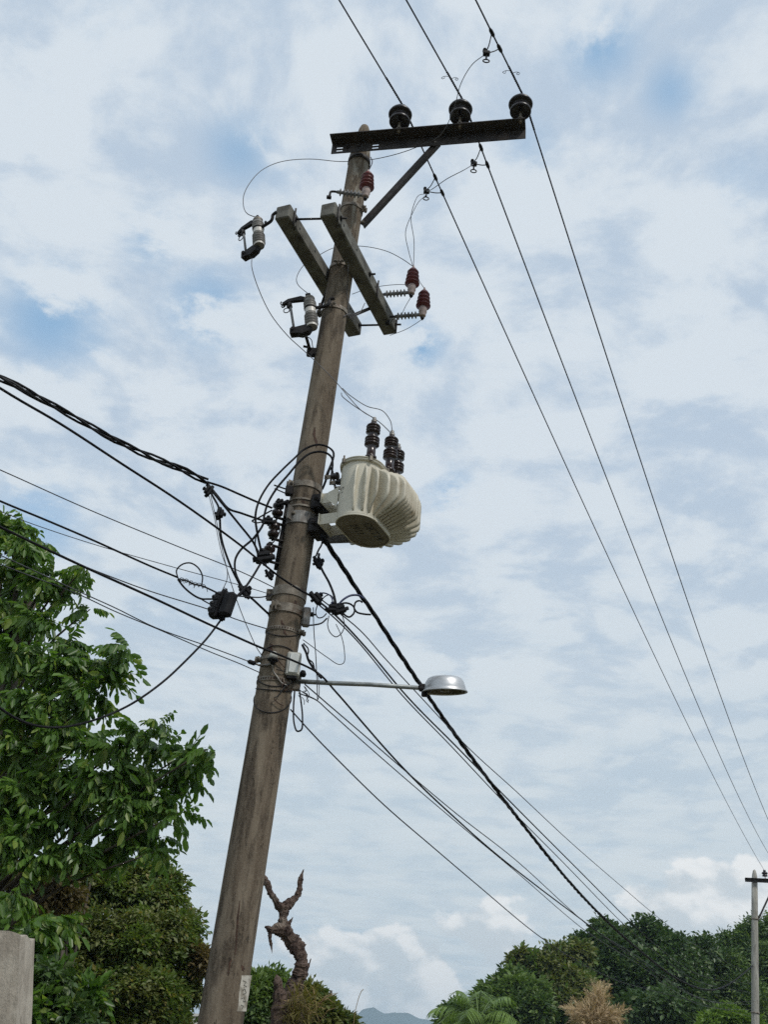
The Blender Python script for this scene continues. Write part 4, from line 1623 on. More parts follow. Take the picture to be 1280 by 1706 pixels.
wire('jumper_wire', 'thin wire bowing left from the brace-side clamp down to a red arrester',
     path3([CL1 - Z * .05, (690, 350, 8.0), (676, 386, 8.1), (681, 418, 8.25), a2_top - Z * 0.02]), JR * .9, 'jumper', 'wire', G)
wire('jumper_wire', 'thin wire looping behind the pole from the lower fuse cutout to an arrester',
     path3([c2_top, (497, 475, 7.9), (495, 460, 8.1), (508, 440, 8.3), (530, 426, 8.5), (560, 412, 8.6), (600, 410, 8.6), (640, 417, 8.5), (668, 430, 8.4), a2_top - Z * 0.005]), JR, 'jumper', 'wire', G)
wire('jumper_wire', 'short thin wire linking the tops of the twin red arresters',
     path3([a2_top - Z * .02, (700, 470, 8.42), a3_top]), JR * .8, 'jumper', 'wire', G)
wire('jumper_wire', 'thin ground wire curving from the twin arresters to the crossarm',
     path3([a2_bot, (676, 510, 8.5), (668, 525, 8.55), (655, 532, 8.6), b2 - Z * .07 - dv2 * .05]), JR * .8, 'jumper', 'wire', G)
wire('jumper_wire', 'thin ground wire hanging from the lower red arrester to the crossarm end',
     path3([a3_bot, (690, 541, 8.6), (676, 549, 8.65), b2 - Z * .09]), JR * .8, 'jumper', 'wire', G)
wire('jumper_wire', 'thin wire running behind the front crossarm towards the twin arresters',
     path3([(587, 490, 8.2), (610, 482, 8.3), (640, 476, 8.4), (668, 474, 8.4), a2_top - Z * 0.27]), JR * .8, 'jumper', 'wire', G)
wire('jumper_wire', 'thin wire hugging the front of the pole between the crossarms and band',
     path3([(581, 425, 7.70), (580, 455, 7.74), on_pole(578, 485, .012), on_pole(580, 505, .012), on_pole(581, 530, .012)]), JR, 'jumper', 'wire', G)
wire('jumper_wire', 'thin wire hanging under the front crossarm',
     path3([(608, 505, 8.2), (600, 520, 8.1), (592, 524, 8.05), (585, 522, 8.0), (572, 527, 7.9)]), JR, 'jumper', 'wire', G)
bt = [TL(pd, pn, HT + 0.43) for pd, pn in BUSH]
wire('jumper_wire', 'long thin wire sagging from the far-left cutout across the pole to the transformer',
     path3([c1_bot, (420, 448, 7.18), (433, 487, 7.25), (452, 525, 7.35), (480, 560, 7.5), (505, 583, 7.62), (530, 606, 7.72), (556, 632, 7.74), (580, 660, 7.74), (600, 682, 7.72), bt[0]]), JR, 'jumper', 'wire', G)
wire('jumper_wire', 'thin wire from the pole to the second transformer bushing',
     path3([on_pole(562, 640, .01) + V(.05, 0.06, 0), (585, 660, 7.85), (612, 677, 7.85), (637, 684, 7.85), (649, 698, 7.85), bt[1]]), JR, 'jumper', 'wire', G)
wire('jumper_wire', 'thin wire from the pole passing the first bushing to the third',
     path3([on_pole(562, 648, .01) + V(.04, 0.06, 0), (572, 662, 7.9), (590, 676, 7.9), (612, 690, 7.9), (632, 703, 7.95), (650, 720, 8.0), bt[2]]), JR, 'jumper', 'wire', G)
wire('jumper_wire', 'short thin wire dropping from the lower fuse cutout hinge to the pole',
     path3([c2_bot, (518, 565, 7.78), (521, 578, 7.82), on_pole(524, 590, .008)]), JR, 'jumper', 'wire', G)
wire('jumper_wire', 'short wire from the steel crossarm strap to the pole-top arrester',
     path3([on_pole(618, 262, .03), (620, 272, 7.72), a1_top]), JR * 1.3, 'conductor', 'wire', G)


# ------------------------------------------------------------------ low-voltage cables and communication lines
def ext(P0, P1, far=25.0, up=0.02):
    """carry a line on past P1, out of the picture, towards the next pole"""
    dv = unit(V(P1[0] - P0[0], P1[1] - P0[1], 0))
    sl = (P1[2] - P0[2]) / max(np.linalg.norm((P1 - P0)[:2]), 1e-6)
    return [P1 + dv * s + Z * (sl * s * math.exp(-s / 6) + up * s * 0.5) for s in (1.0, 2.5, 5, 9, 15, far)]


def left_line(start, pix, dz=0.0):
    """start point at the pole, then picture points to the left edge; the line lies in one upright plane"""
    xe, ye = pix[-1]
    P1 = atz(xe, ye, start[2] + dz)
    return [start] + [on_plane(x, y, start, P1) for x, y in pix[:-1]] + [P1] + ext(start, P1)


def right_line(start, pix, end):
    return [start] + [on_plane(x, y, start, end) for x, y in pix] + [end]


def far_at(y, side=-1.0):
    z = at(1257, y, 46)[2]
    return fpc(z) + RGT * V(1, 1, 0) * 0.0 + V(side * 0.15, -0.12, 0)


# thick twisted service bundle to the left
BL = at(345, 803, 7.45)
pb = left_line(BL, [(300, 781), (250, 761), (200, 737), (150, 710), (100, 682), (50, 655), (0, 630)], 0.10)
bundle = thing('twisted_cable', 'thick black twisted cable bundle sweeping down from the upper left', 'cable', BL)
cp = catmull(pb, 6)
for st in strands(cp, 3, 0.021, 0.85):
    m = MB()
    m.tube(st, 0.0098, 6)
    m.build('strand', 'black_rubber', bundle)
m = MB()
m.tube(strands(cp, 1, 0.014, 0.5, 1.2)[0], 0.009, 5)
m.build('bare_neutral', 'telecom', bundle)


def tail(name, label, pts_, r=0.0095, mat='black_rubber', cat='cable', group=None):
    return wire(name, label, pts_, r, mat, cat, group)


tail('cable_tail', 'black cable tail running straight to the topmost spool insulator', path3([BL, (370, 811, 7.6), (400, 824, 7.72), (430, 837, 7.82), SP[0] + V(-.05, -.02, 0)]))
tail('cable_tail', 'black cable tail bending to the middle spool insulator', path3([BL - Z * .01, (362, 826, 7.5), (380, 847, 7.6), (402, 855, 7.72), (428, 864, 7.82), SP[1] + V(-.04, -.03, 0.06)]), 0.0100)
tail('cable_tail', 'black cable tail falling to the lowest spool insulator', path3([BL - Z * .02, (358, 824, 7.45), (376, 846, 7.52), (398, 873, 7.65), (421, 902, 7.78), (434, 925, 7.84), SP[2] + V(-.03, -.03, -.04)]), 0.0100)
tail('cable_tail', 'black cable hanging in a long drop past two connectors to the pole', path3([BL - Z * .03, (355, 828, 7.44), (364, 845, 7.44), (366, 862, 7.45), (368, 893, 7.5), (377, 925, 7.55), (391, 958, 7.65), (407, 985, 7.75), (425, 1002, 7.85), (441, 1017, 7.93), (452, 1027, 7.99)]), 0.0100)


def connector(x, y, Y, label, s=1.0, tilt=0.4):
    c = at(x, y, Y)
    t = thing('cable_connector', label, 'connector', c, 'black insulated cable connectors')
    ax = unit(V(math.cos(tilt), 0.1, math.sin(tilt)))
    a_, s_, w_ = frame(ax)
    m = MB()
    m.box(c - w_ * 0.013 * s, (0.088 * s, 0.050 * s, 0.026 * s), (a_, s_, w_), 0.007 * s)
    m.box(c + w_ * 0.016 * s + a_ * 0.004, (0.070 * s, 0.046 * s, 0.028 * s), (a_, s_, w_), 0.007 * s)
    m.cyl(c - a_ * 0.058 * s - w_ * 0.008, c + a_ * 0.060 * s - w_ * 0.008, 0.015 * s, n=8)
    m.build('housing', 'black_plastic', t)
    m = MB()
    m.cyl(c - w_ * 0.045 * s, c + w_ * 0.052 * s, 0.011 * s, n=6, smooth=False)
    m.cyl(c + w_ * 0.036 * s, c + w_ * 0.048 * s, 0.018 * s, n=6, smooth=False)
    m.build('bolt', 'black_plastic', t)
    return c


connector(347, 818, 7.44, 'black connector hanging at the end of the twisted bundle', 1.0, 1.2)
connector(366, 856, 7.44, 'black connector part way down the hanging cable drop', 1.0, 1.5)
connector(408, 985, 7.72, 'black connector where two cables cross beside the splice box', 1.2, -0.8)
connector(447, 868, 7.80, 'black connector squeezed against the middle spool insulator', 1.0, 0.1)
connector(439, 929, 7.78, 'large black connector at the lowest spool insulator', 1.6, 0.3)
connector(449, 957, 7.86, 'small black connector touching the left edge of the pole', 0.9, -0.9)
connector(467, 838, 7.84, 'black connector just above the topmost spool insulator', 0.9, 0.6)

# arcs from the transformer's low-voltage terminals
tail('service_cable', 'outer black cable arching from the transformer round the pole to the lowest spool', path3([LV[0], (556, 755, 7.72), (545, 744, 7.74), (528, 741, 7.76), (508, 748, 7.76), (490, 764, 7.72), (470, 783, 7.7), (447, 808, 7.7), (431, 836, 7.7), (425.5, 860, 7.7), (429, 890, 7.72), (437, 926, 7.78)]), 0.0100)
tail('service_cable', 'inner black cable arching from the transformer and curling left to the cable crossing', path3([LV[1], (553, 763, 7.74), (538, 753, 7.76), (518, 755, 7.76), (500, 768, 7.74), (481, 790, 7.72), (460, 815, 7.7), (446, 839, 7.7), (440, 860, 7.7), (438, 874, 7.7), (422, 897, 7.72), (401, 916, 7.72), (392, 932, 7.72), (392, 952, 7.72), (399, 970, 7.72), (408, 984, 7.72)]), 0.0100)
tail('service_cable', 'short black cable looping between the transformer terminals and the pole', path3([LV[2], (551, 779, 7.9), (546, 790, 7.92), (542, 803, 7.95), (537, 815, 8.0)]), 0.011)
tail('service_cable', 'small black cable loop beside the middle spool insulator', path3([SP[0] + V(-.05, -.03, -.03), (444, 855, 7.78), (430, 863, 7.78), (420, 868, 7.78), (428, 871, 7.78), (440, 869, 7.8), SP[1] + V(-.02, -.04, .05)]), 0.007)
tail('service_cable', 'thin black cable linking the middle and lowest spool insulators', path3([SP[1] + V(0.02, -.05, .02), (466, 880, 7.82), (463, 893, 7.82), (453, 906, 7.82), SP[2] + V(0, -.05, .03)]), 0.006)
tail('service_cable', 'thin black cable bowing left of the spool insulators', path3([(438, 874, 7.7), (428, 890, 7.72), (425, 905, 7.72), (428, 920, 7.74), (434, 932, 7.78)]), 0.006)

# long black wire across the front of the pole
w2 = at(520, 994, 7.80)
lw = left_line(w2, [(490, 977), (462, 958), (437, 938), (400, 908), (300, 836), (200, 771), (100, 706), (0, 647)], 0.0)
wire('service_wire', 'straight black wire crossing the pole front from the left edge below the twisted bundle', lw, 0.0085, 'black_rubber', 'overhead wire')
GL = 'thin communication lines to the left'
wire('communication_line', 'thin grey line reaching the pole, uppermost of the thin left lines', left_line(pc(zrow(982)) + V(-.13, 0.0, 0), [(400, 952), (300, 912), (150, 850), (0, 783)], 0.0), 0.0042, 'telecom', 'overhead wire', GL)
wire('communication_line', 'thin pale grey line passing behind the wire loop to the pole', left_line(pc(zrow(992)) + V(-.13, 0.03, 0), [(400, 975), (300, 948), (150, 905), (40, 868), (0, 852)], 0.0), 0.0032, 'telecom', 'overhead wire', GL)
wire('communication_line', 'thin grey line splitting off under the heavier black line at the tree', left_line(pc(zrow(1052)) + V(-.13, -0.02, 0), [(400, 1034), (350, 1016), (250, 985), (190, 963), (120, 935), (0, 880)], 0.0), 0.0045, 'telecom', 'overhead wire', GL)
ll1 = at(420, 1104, 7.85)
wire('communication_line', 'thin grey line ending at the small dead-end clamp left of the pole', left_line(ll1, [(350, 1078), (260, 1046), (190, 1012), (130, 985), (0, 925)], 0.0), 0.0042, 'telecom', 'overhead wire', GL)
wire('communication_line', 'lowest thin grey line on the left, meeting the pole above the lamp arm', left_line(pc(zrow(1128)) + V(-.12, -.06, 0), [(400, 1106), (350, 1086), (260, 1047), (190, 1018), (130, 990), (0, 940)], 0.0), 0.004, 'telecom', 'overhead wire', GL)
dc = thing('dead_end_clamp', 'small black dead-end clamp gripping a thin line left of the pole', 'clamp', ll1)
m = MB()
v_ = unit(pc(ll1[2])[0:3] - ll1)
m.tube([ll1 - v_ * .045, ll1 - v_ * .025, ll1 + v_ * .02, ll1 + v_ * .035], [.006, .020, .020, .008], 8)
m.build('wedge', 'black_plastic', dc)
m = MB()
m.tube([ll1 + v_ * .03, ll1 + v_ * .10], .008, 6)
m.build('tail_bail', 'galvanised', dc)

# black communication cable with loop and splice box
sbx = at(371, 1008, 7.35)
l5 = at(296, 962, 7.05)
wire('communication_cable', 'black cable from the left edge to the loop by the splice box', left_line(l5, [(250, 943), (150, 898), (75, 866), (0, 835)], 0.0), 0.0075, 'black_rubber', 'overhead wire')
wire('slack_loop', 'round loop of black cable held above the splice box', path3([(297, 966, 7.05), (294, 950, 7.05), (304, 940, 7.05), (317, 938, 7.06), (330, 946, 7.06), (337, 960, 7.07), (336, 974, 7.08)]), 0.006, 'telecom_dark', 'cable', None, 8)
wire('cable_tail', 'black cable tail dipping from the loop into the splice box side', path3([(296, 965, 7.05), (306, 978, 7.08), (320, 990, 7.1), (333, 997, 7.15), (347, 998, 7.25), (362, 998, 7.3)]), 0.0075, 'black_rubber', 'cable')
wire('cable_tail', 'thin cable tail slanting into the splice box lower side', path3([(333, 997, 7.15), (345, 1004, 7.2), (362, 1012, 7.28)]), 0.005, 'black_rubber', 'cable')
mwire = path3([(297, 965, 7.05), (312, 968, 7.08), (322, 973, 7.1), (336, 976, 7.15), (352, 983, 7.2), (368, 991, 7.28)])
o = wire('support_strand', 'frayed support strand under the loop running to the splice box', mwire, 0.007, 'telecom_dark', 'wire')
m = MB()
for st in strands(catmull(mwire, 5)[:18], 2, 0.014, 0.075):
    m.tube(st, 0.003, 5)
for px_ in ((305, 966), (317, 970), (326, 974), (344, 980)):
    p = at(px_[0], px_[1], 7.1)
    m.tube([p, p + V(random.uniform(-.02, .02), 0, -.03)], 0.0025, 4)
m.build('frayed_wrap', 'telecom', o, origin=np.asarray(mwire[0]))
sx = thing('splice_box', 'black ribbed cable splice box hanging on the lines left of the pole', 'splice box', sbx)
ax_ = unit(V(0.16, 0.0, 1.0))
ex_ = unit(V(0.80, -0.55, 0))
ex_ = unit(ex_ - ax_ * (ex_ @ ax_))
ey_ = np.cross(ax_, ex_)


def rbox(c, w, h_, d_, mat, name, bev):
    m = MB()
    m.box(c, (w, d_, h_), (ex_, ey_, ax_), bev)
    return m.build(name, mat, sx)


rbox(sbx + ex_ * 0.055, 0.105, 0.205, 0.085, 'black_plastic', 'cover', 0.022)
rbox(sbx - ex_ * 0.05, 0.105, 0.225, 0.095, 'black_plastic', 'body', 0.026)
rbox(sbx + ex_ * 0.001, 0.018, 0.240, 0.108, 'black_rubber', 'seam_flange', 0.006)
for dz in (-0.06, -0.01, 0.045):
    m = MB()
    m.tube(catmull([sbx - ex_ * 0.105 - ey_ * .02 + ax_ * dz, sbx - ex_ * 0.09 - ey_ * .045 + ax_ * (dz + .015), sbx - ex_ * 0.06 - ey_ * .055 + ax_ * (dz + .012)], 4), 0.010, 6)
    m.build('latch', 'telecom', sx)
for q in (sbx - ex_ * .02 + ax_ * .125, sbx + ex_ * .06 - ax_ * .112):
    m = MB()
    m.cyl(q - ax_ * 0.02, q + ax_ * 0.02, 0.014, 0.008, n=8)
    m.build('gland', 'black_rubber', sx)
wire('communication_line', 'thin line from the splice box top running level to the pole', path3([(382, 992, 7.35), (410, 994, 7.6), (435, 995, 7.8), pc(zrow(996)) + V(-.12, -.05, 0)]), 0.006, 'telecom_dark', 'overhead wire')
wire('service_cable', 'black cable slanting from the lowest spool down to the splice box', path3([(437, 934, 7.8), (420, 962, 7.65), (405, 983, 7.5), (392, 996, 7.4), (386, 1004, 7.34)]), 0.010, 'black_rubber', 'cable')
wire('drop_cable', 'black drop cable hanging in a deep curve from the splice box to the tree', path3([(370, 1030, 7.35), (345, 1063, 7.25), (310, 1100, 7.1), (270, 1137, 6.95), (220, 1172, 6.8), (170, 1195, 6.6), (125, 1208, 6.45), (90, 1212, 6.3), (55, 1208, 6.2), (25, 1196, 6.1), (0, 1180, 6.0), (-60, 1130, 5.8), (-200, 980, 5.4), (-420, 700, 4.8)]), 0.008, 'black_rubber', 'cable')
GT = 'fine telephone drop wires left of the pole'
wire('telephone_wire', 'fine grey wire falling from the bundle connector, curling to the splice box', path3([(348, 826, 7.42), (356, 858, 7.42), (363, 895, 7.42), (370, 925, 7.42), (378, 948, 7.42), (378, 965, 7.4), (372, 980, 7.38), (366, 990, 7.36)]), 0.0032, 'telecom', 'wire', GT)
wire('telephone_wire', 'fine grey wire falling from the bundle connector, slanting on to the pole', path3([(351, 826, 7.43), (360, 866, 7.44), (368, 905, 7.46), (376, 940, 7.5), (386, 975, 7.55), (398, 1010, 7.65), (412, 1045, 7.75), (427, 1078, 7.85), (436, 1092, 7.93)]), 0.0036, 'telecom', 'wire', GT)
wire('telephone_wire', 'small forked grey wire end above the splice box', path3([(372, 978, 7.4), (378, 983, 7.4), (380, 990, 7.4), (379, 997, 7.38)]), 0.003, 'telecom', 'wire', GT)

# heavy black line crossing the pole low, left edge to far pole
w6 = at(528, 1120, 7.76)
left = left_line(w6, [(480, 1097), (430, 1077), (350, 1041), (250, 994), (150, 949), (75, 914), (0, 878)], 0.0)
e6 = far_at(1668)
rightp = right_line(w6, [(560, 1153), (600, 1199), (650, 1256), (700, 1308), (760, 1364), (820, 1417), (900, 1480), (960, 1525), (1020, 1570), (1080, 1612), (1140, 1652), (1180, 1668), (1215, 1671)], e6)
wire('communication_cable', 'black cable crossing the pole front low and sagging to the far pole', left[::-1] + rightp[1:], 0.0085, 'black_rubber', 'overhead wire')
wire('preformed_grip', 'twisted black cable grip where the low crossing cable leaves the pole', path3([on_pole(504, 1075, .02), (511, 1090, 7.74), (514, 1100, 7.74), (520, 1110, 7.75), (528, 1121, 7.75), (536, 1130, 7.75)]), 0.011, 'black_rubber', 'cable')
wire('preformed_grip', 'kinked black wire tail beside the cable grip on the pole', path3([on_pole(506, 1072, .02), (514, 1085, 7.74), (512, 1096, 7.74), (521, 1104, 7.75), (524, 1116, 7.75)]), 0.006, 'black_rubber', 'cable')

# thick twisted bundle to the right
r0 = at(536, 893, 7.85)
e1r = far_at(1610)
rp_ = right_line(r0, [(552, 917), (570, 944), (600, 990), (620, 1018), (650, 1065), (700, 1140), (760, 1226), (850, 1346), (950, 1470), (1012, 1535), (1062, 1580), (1120, 1625), (1160, 1645), (1190, 1649), (1220, 1637)], e1r)
tb = thing('twisted_cable', 'thick black twisted cable bundle running from under the transformer to the far pole', 'cable', r0)
cr = catmull(rp_, 8)
for st in strands(cr, 3, 0.012, 0.70):
    m = MB()
    m.tube(st, 0.0125, 5)
    m.build('strand', 'black_rubber', tb)

hub = at(528, 999, 7.80)
GR = 'thin communication lines to the far pole'
for (lab, px, yfar, rad, mat, st) in (
        ('black line leaving the connector cluster right of the pole, upper of a close pair', [(560, 1026), (610, 1079), (680, 1162), (760, 1243), (860, 1345), (960, 1445), (1052, 1537), (1100, 1580), (1160, 1622)], 1640, 0.0085, 'black_rubber', hub),
        ('thin dark line leaving the connector cluster right of the pole, lower of a close pair', [(560, 1032), (600, 1073), (670, 1158), (750, 1241), (850, 1347), (940, 1438), (1040, 1540), (1100, 1592), (1160, 1633)], 1655, 0.0062, 'telecom_dark', hub - Z * .03),
        ('thin line above the pair, ending highest over the far trees', [(600, 1050), (640, 1095), (700, 1160), (780, 1245), (860, 1318), (950, 1402), (1040, 1480), (1093, 1525), (1160, 1575)], 1625, 0.0055, 'telecom_dark', hub + Z * .03),
        ('thin grey line starting under the lamp arm mount', [(545, 1172), (600, 1219), (623, 1239), (680, 1288), (760, 1355), (860, 1433), (950, 1515), (985, 1545), (1060, 1592), (1160, 1660)], 1675, 0.0055, 'telecom', at(508, 1140, 7.82)),
        ('thin grey line starting beside the drip loop below the lamp arm', [(528, 1167), (545, 1182), (610, 1240), (680, 1301), (760, 1369), (860, 1452), (950, 1530), (985, 1557), (1060, 1604), (1160, 1672)], 1683, 0.005, 'telecom', at(498, 1155, 7.82)),
        ('lowest thin line on the right, leaving the pole under the lamp', [(520, 1222), (560, 1263), (640, 1341), (720, 1410), (800, 1478), (890, 1553), (960, 1600), (1030, 1634), (1080, 1648)], 1695, 0.006, 'telecom_dark', on_pole(484, 1182, .01))):
    e_ = far_at(yfar)
    wire('communication_line', lab, right_line(st, px, e_), rad, mat, 'overhead wire', GR)

# connectors and loops right of the pole
tail('service_cable', 'black cable falling from the transformer past a connector to the cluster', path3([on_pole(524, 918, .01) + V(.04, .05, 0), (531, 935, 7.86), (537, 950, 7.84), (548, 970, 7.82), (556, 990, 7.8), (560, 1008, 7.8)]), 0.011)
tail('service_cable', 'short black cable hooking from the bundle top back to the pole', path3([(537, 897, 7.85), (536, 907, 7.86), (531, 916, 7.88), on_pole(523, 922, .01) + V(.02, .04, 0)]), 0.008)
connector(530, 937, 7.86, 'black connector right of the pole under the transformer bracket', 1.1, -1.0)
connector(527, 996, 7.78, 'black connector against the right edge of the pole at the wide band', 1.2, -0.8)
connector(555, 1014, 7.78, 'left one of two black connectors in the loop cluster', 1.15, 0.1)
connector(567, 1016, 7.78, 'right one of two black connectors in the loop cluster', 1.15, 0.5)
GP = 'cable loops right of the pole'
tail('cable_loop', 'blue-black cable loop joining the connector cluster to the thick bundle', path3([(562, 1010, 7.78), (572, 999, 7.78), (585, 992, 7.8), (598, 992, 7.82), (606, 997, 7.85)]), 0.009, 'blue_sheath', 'cable', GP)
tail('cable_loop', 'wavy black cable loop hanging right of the connector cluster', path3([(562, 1012, 7.78), (572, 1005, 7.78), (583, 1006, 7.78), (590, 1012, 7.78), (590, 1021, 7.78), (582, 1028, 7.78), (574, 1024, 7.78), (570, 1018, 7.78)]), 0.008, 'black_rubber', 'cable', GP)
tail('cable_loop', 'black cable hook returning to the thick bundle', path3([(590, 1012, 7.78), (593, 1003, 7.8), (600, 1001, 7.82), (604, 1004, 7.83)]), 0.008, 'black_rubber', 'cable', GP)
tail('cable_loop', 'black cable tail joining the thick bundle at its lower hook', path3([(590, 1014, 7.78), (595, 1020, 7.8), (606, 1023, 7.83), (618, 1024, 7.86)]), 0.008, 'black_rubber', 'cable', GP)
tail('cable_loop', 'small dark loop over the connector at the wide band', path3([(528, 990, 7.78), (540, 988, 7.76), (551, 993, 7.76), (554, 1003, 7.76), (550, 1010, 7.78)]), 0.006, 'blue_sheath', 'cable', GP)
tail('cable_loop', 'inner dark loop between the band connector and the cluster', path3([(534, 1004, 7.78), (540, 995, 7.76), (549, 991, 7.76), (556, 998, 7.76), (558, 1008, 7.78)]), 0.005, 'telecom_dark', 'cable', GP)
tail('cable_loop', 'grey cable drooping from the cluster back to the block clamp', path3([(545, 1030, 7.8), (536, 1038, 7.8), (524, 1041, 7.82), (512, 1042, 7.84)]), 0.007, 'telecom', 'cable', GP)
tail('cable_loop', 'thin dark loop under the band connector', path3([(529, 1008, 7.78), (526, 1020, 7.78), (530, 1029, 7.78), (538, 1028, 7.78), (544, 1022, 7.78)]), 0.005, 'telecom_dark', 'cable', GP)
tail('cable_loop', 'thin grey oval loop hanging under the connector cluster', path3([(548, 1026, 7.78), (546, 1042, 7.78), (551, 1055, 7.78), (560, 1061, 7.78), (569, 1055, 7.78), (574, 1042, 7.78), (571, 1027, 7.78)]), 0.0045, 'telecom', 'cable', GP)
tail('cable_loop', 'long black drip loop hanging below the lamp arm', path3([(491, 1150, 7.8), (489, 1180, 7.8), (490, 1205, 7.8), (495, 1218, 7.8), (502, 1216, 7.8), (504, 1195, 7.8), (501, 1165, 7.8), (499, 1152, 7.8)]), 0.0075, 'telecom_dark', 'cable', GP)
tail('telephone_wire', 'fine grey wire hanging straight down past the lamp arm', path3([(522, 1012, 7.8), (523, 1050, 7.8), (526, 1090, 7.8), (528, 1130, 7.8), (529, 1165, 7.8)]), 0.0045, 'telecom', 'wire', 'fine grey wires right of the pole')
tail('telephone_wire', 'fine grey wire drooping from the band and turning back up', path3([on_pole(505, 1066, .01), (520, 1077, 7.8), (545, 1095, 7.78), (565, 1107, 7.78), (573, 1104, 7.78), (574, 1085, 7.78), (569, 1060, 7.78), (560, 1040, 7.78)]), 0.0035, 'telecom', 'wire', 'fine grey wires right of the pole')
tail('telephone_wire', 'fine grey wire from the lamp mount meeting the hanging wire', path3([(497, 1148, 7.8), (510, 1157, 7.8), (522, 1163, 7.8), (529, 1166, 7.8), (532, 1150, 7.8), (530, 1125, 7.8)]), 0.0035, 'telecom', 'wire', 'fine grey wires right of the pole')
# tangle of wire ends at the lamp mount
tg = thing('wire_tangle', 'tangle of loose wire ends on the pole at the lamp mount', 'wires', on_pole(477, 1145))
for (px_) in ([(478, 1140), (470, 1150), (462, 1160), (456, 1163)], [(477, 1143), (484, 1150), (489, 1146)], [(474, 1138), (480, 1146), (474, 1150), (470, 1142), (477, 1136)], [(456, 1164), (465, 1172), (472, 1176)], [(470, 1130), (474, 1140), (482, 1142)], [(460, 1085), (464, 1100), (474, 1112)], [(460, 1115), (472, 1118), (478, 1119)]):
    m = MB()
    m.tube(catmull([on_pole(x, y, 0.008 + random.random() * .015) for x, y in px_], 5), 0.004, 5)
    m.build('wire_end', 'rust' if random.random() < .6 else 'telecom_dark', tg)
m = MB()
for k in range(9):
    p = at(497 + random.uniform(-3, 14), 1145 + random.uniform(-6, 18), 7.8)
    m.tube(catmull([p, p + V(.02, 0, -.02 + random.uniform(-.02, .02)), p + V(.01 + random.uniform(-.02, .02), 0, -.045), p + V(.025, 0, -.06)], 3), 0.0028, 4)
m.build('loose_ends', 'telecom_dark', tg)

# ------------------------------------------------------------------ concrete wall end at the left edge, low white wall behind
wl = thing('concrete_wall', 'rough grey concrete wall end at the left edge below the tree', 'wall', at(33, 1706, 6.0) * V(1, 1, 0))
wr = at(33, 1556, 6.0)
wb = at(27, 1706, 6.0)
lean_w = (wr[0] - wb[0]) / (wr[2] - wb[2])
print('wall lean', lean_w)
m = MB()
nx, nz = 14, 18
x_r, x_l, ztop = wr[0], wr[0] - 0.42, wr[2]
vv, ff = [], []
# outline lofted from ground to top with uneven edges
for k in range(nz + 1):
    z = ztop * k / nz
    for i in range(4 * nx):
        e, s = divmod(i, nx)
        s /= nx
        x = (x_l + (x_r - x_l) * s, x_r, x_r - (x_r - x_l) * s, x_l)[e]
        y = (6.0, 6.0 + 0.30 * s, 6.30, 6.30 - 0.30 * s)[e]
        jit = 0.0015
        zz = z + (0.010 * math.sin(i * 0.7) + random.uniform(-.003, .003) if k == nz else 0)
        vv.append((x + lean_w * (z - ztop) + random.uniform(-jit, jit), y + random.uniform(-jit, jit), zz))
W4 = 4 * nx
for k in range(nz):
    for i in range(W4):
        ff.append((k * W4 + i, k * W4 + (i + 1) % W4, (k + 1) * W4 + (i + 1) % W4, (k + 1) * W4 + i))
ff.append(tuple(nz * W4 + i for i in range(W4)))
m.add(vv, ff)
m.build('pillar', 'wall_concrete', wl)
m = MB()
m.box(V(x_l - 1.502, 6.14, ztop * 0.47), (3.0, 0.15, ztop * 0.94))
m.build('wall_panel', 'wall_concrete', wl)
ww = thing('garden_wall', 'low pale wall glimpsed between the dense tree and the pole', 'wall', at(320, 1694, 19) * V(1, 1, 0))
p = at(318, 1693, 19)
m = MB()
m.box(V(p[0], 19, p[2] / 2), (1.9, 0.15, p[2]))
m.build('wall_panel', 'white_wall', ww)
m = MB()
m.box(V(p[0], 19, p[2] + 0.022), (1.96, 0.20, 0.04))
m.build('coping', 'white_wall', ww)


# ------------------------------------------------------------------ foliage
def rand_unit(n):
    v = rng.normal(size=(n, 3))
    return v / np.linalg.norm(v, axis=1)[:, None]


def mats_from(xdir, up):
    x = xdir / np.linalg.norm(xdir, axis=1)[:, None]
    u = up - x * np.sum(up * x, axis=1)[:, None]
    u /= np.linalg.norm(u, axis=1)[:, None] + 1e-9
    y = np.cross(u, x)
    return np.stack([x, y, u], axis=2)     # columns


def scatter(name, tv, tf, pos, rot, scl, mat, parent, stuff=True):
    """many copies of one small template as ONE mesh"""
    tv = np.asarray(tv, float)
    n, k = len(pos), len(tv)
    vs_ = np.einsum('nij,kj->nki', rot, tv) * scl[:, None, None] + pos[:, None, :]
    vs_ = vs_.reshape(-1, 3)
    if parent is not None:
        vs_ = vs_ - np.array(parent['_o'])
    tot = [len(f) for f in tf]
    loops = np.concatenate([np.asarray(f) for f in tf])
    L = (loops[None, :] + (np.arange(n) * k)[:, None]).ravel()
    counts = np.tile(tot, n)
    me = bpy.data.meshes.new(name)
    me.vertices.add(len(vs_))
    me.vertices.foreach_set('co', vs_.ravel())
    me.loops.add(len(L))
    me.loops.foreach_set('vertex_index', L)
    me.polygons.add(len(counts))
    st = np.r_[0, np.cumsum(counts)[:-1]]
    me.polygons.foreach_set('loop_start', st)
    me.polygons.foreach_set('loop_total', counts)
    me.update(calc_edges=True)
    me.validate()
    me.materials.append(MAT[mat])
    o = bpy.data.objects.new(name, me)
    COL.objects.link(o)
    if parent is not None:
        o.parent = parent
        o['_o'] = parent['_o']
    if stuff:
        o['kind'] = 'stuff'
    return o


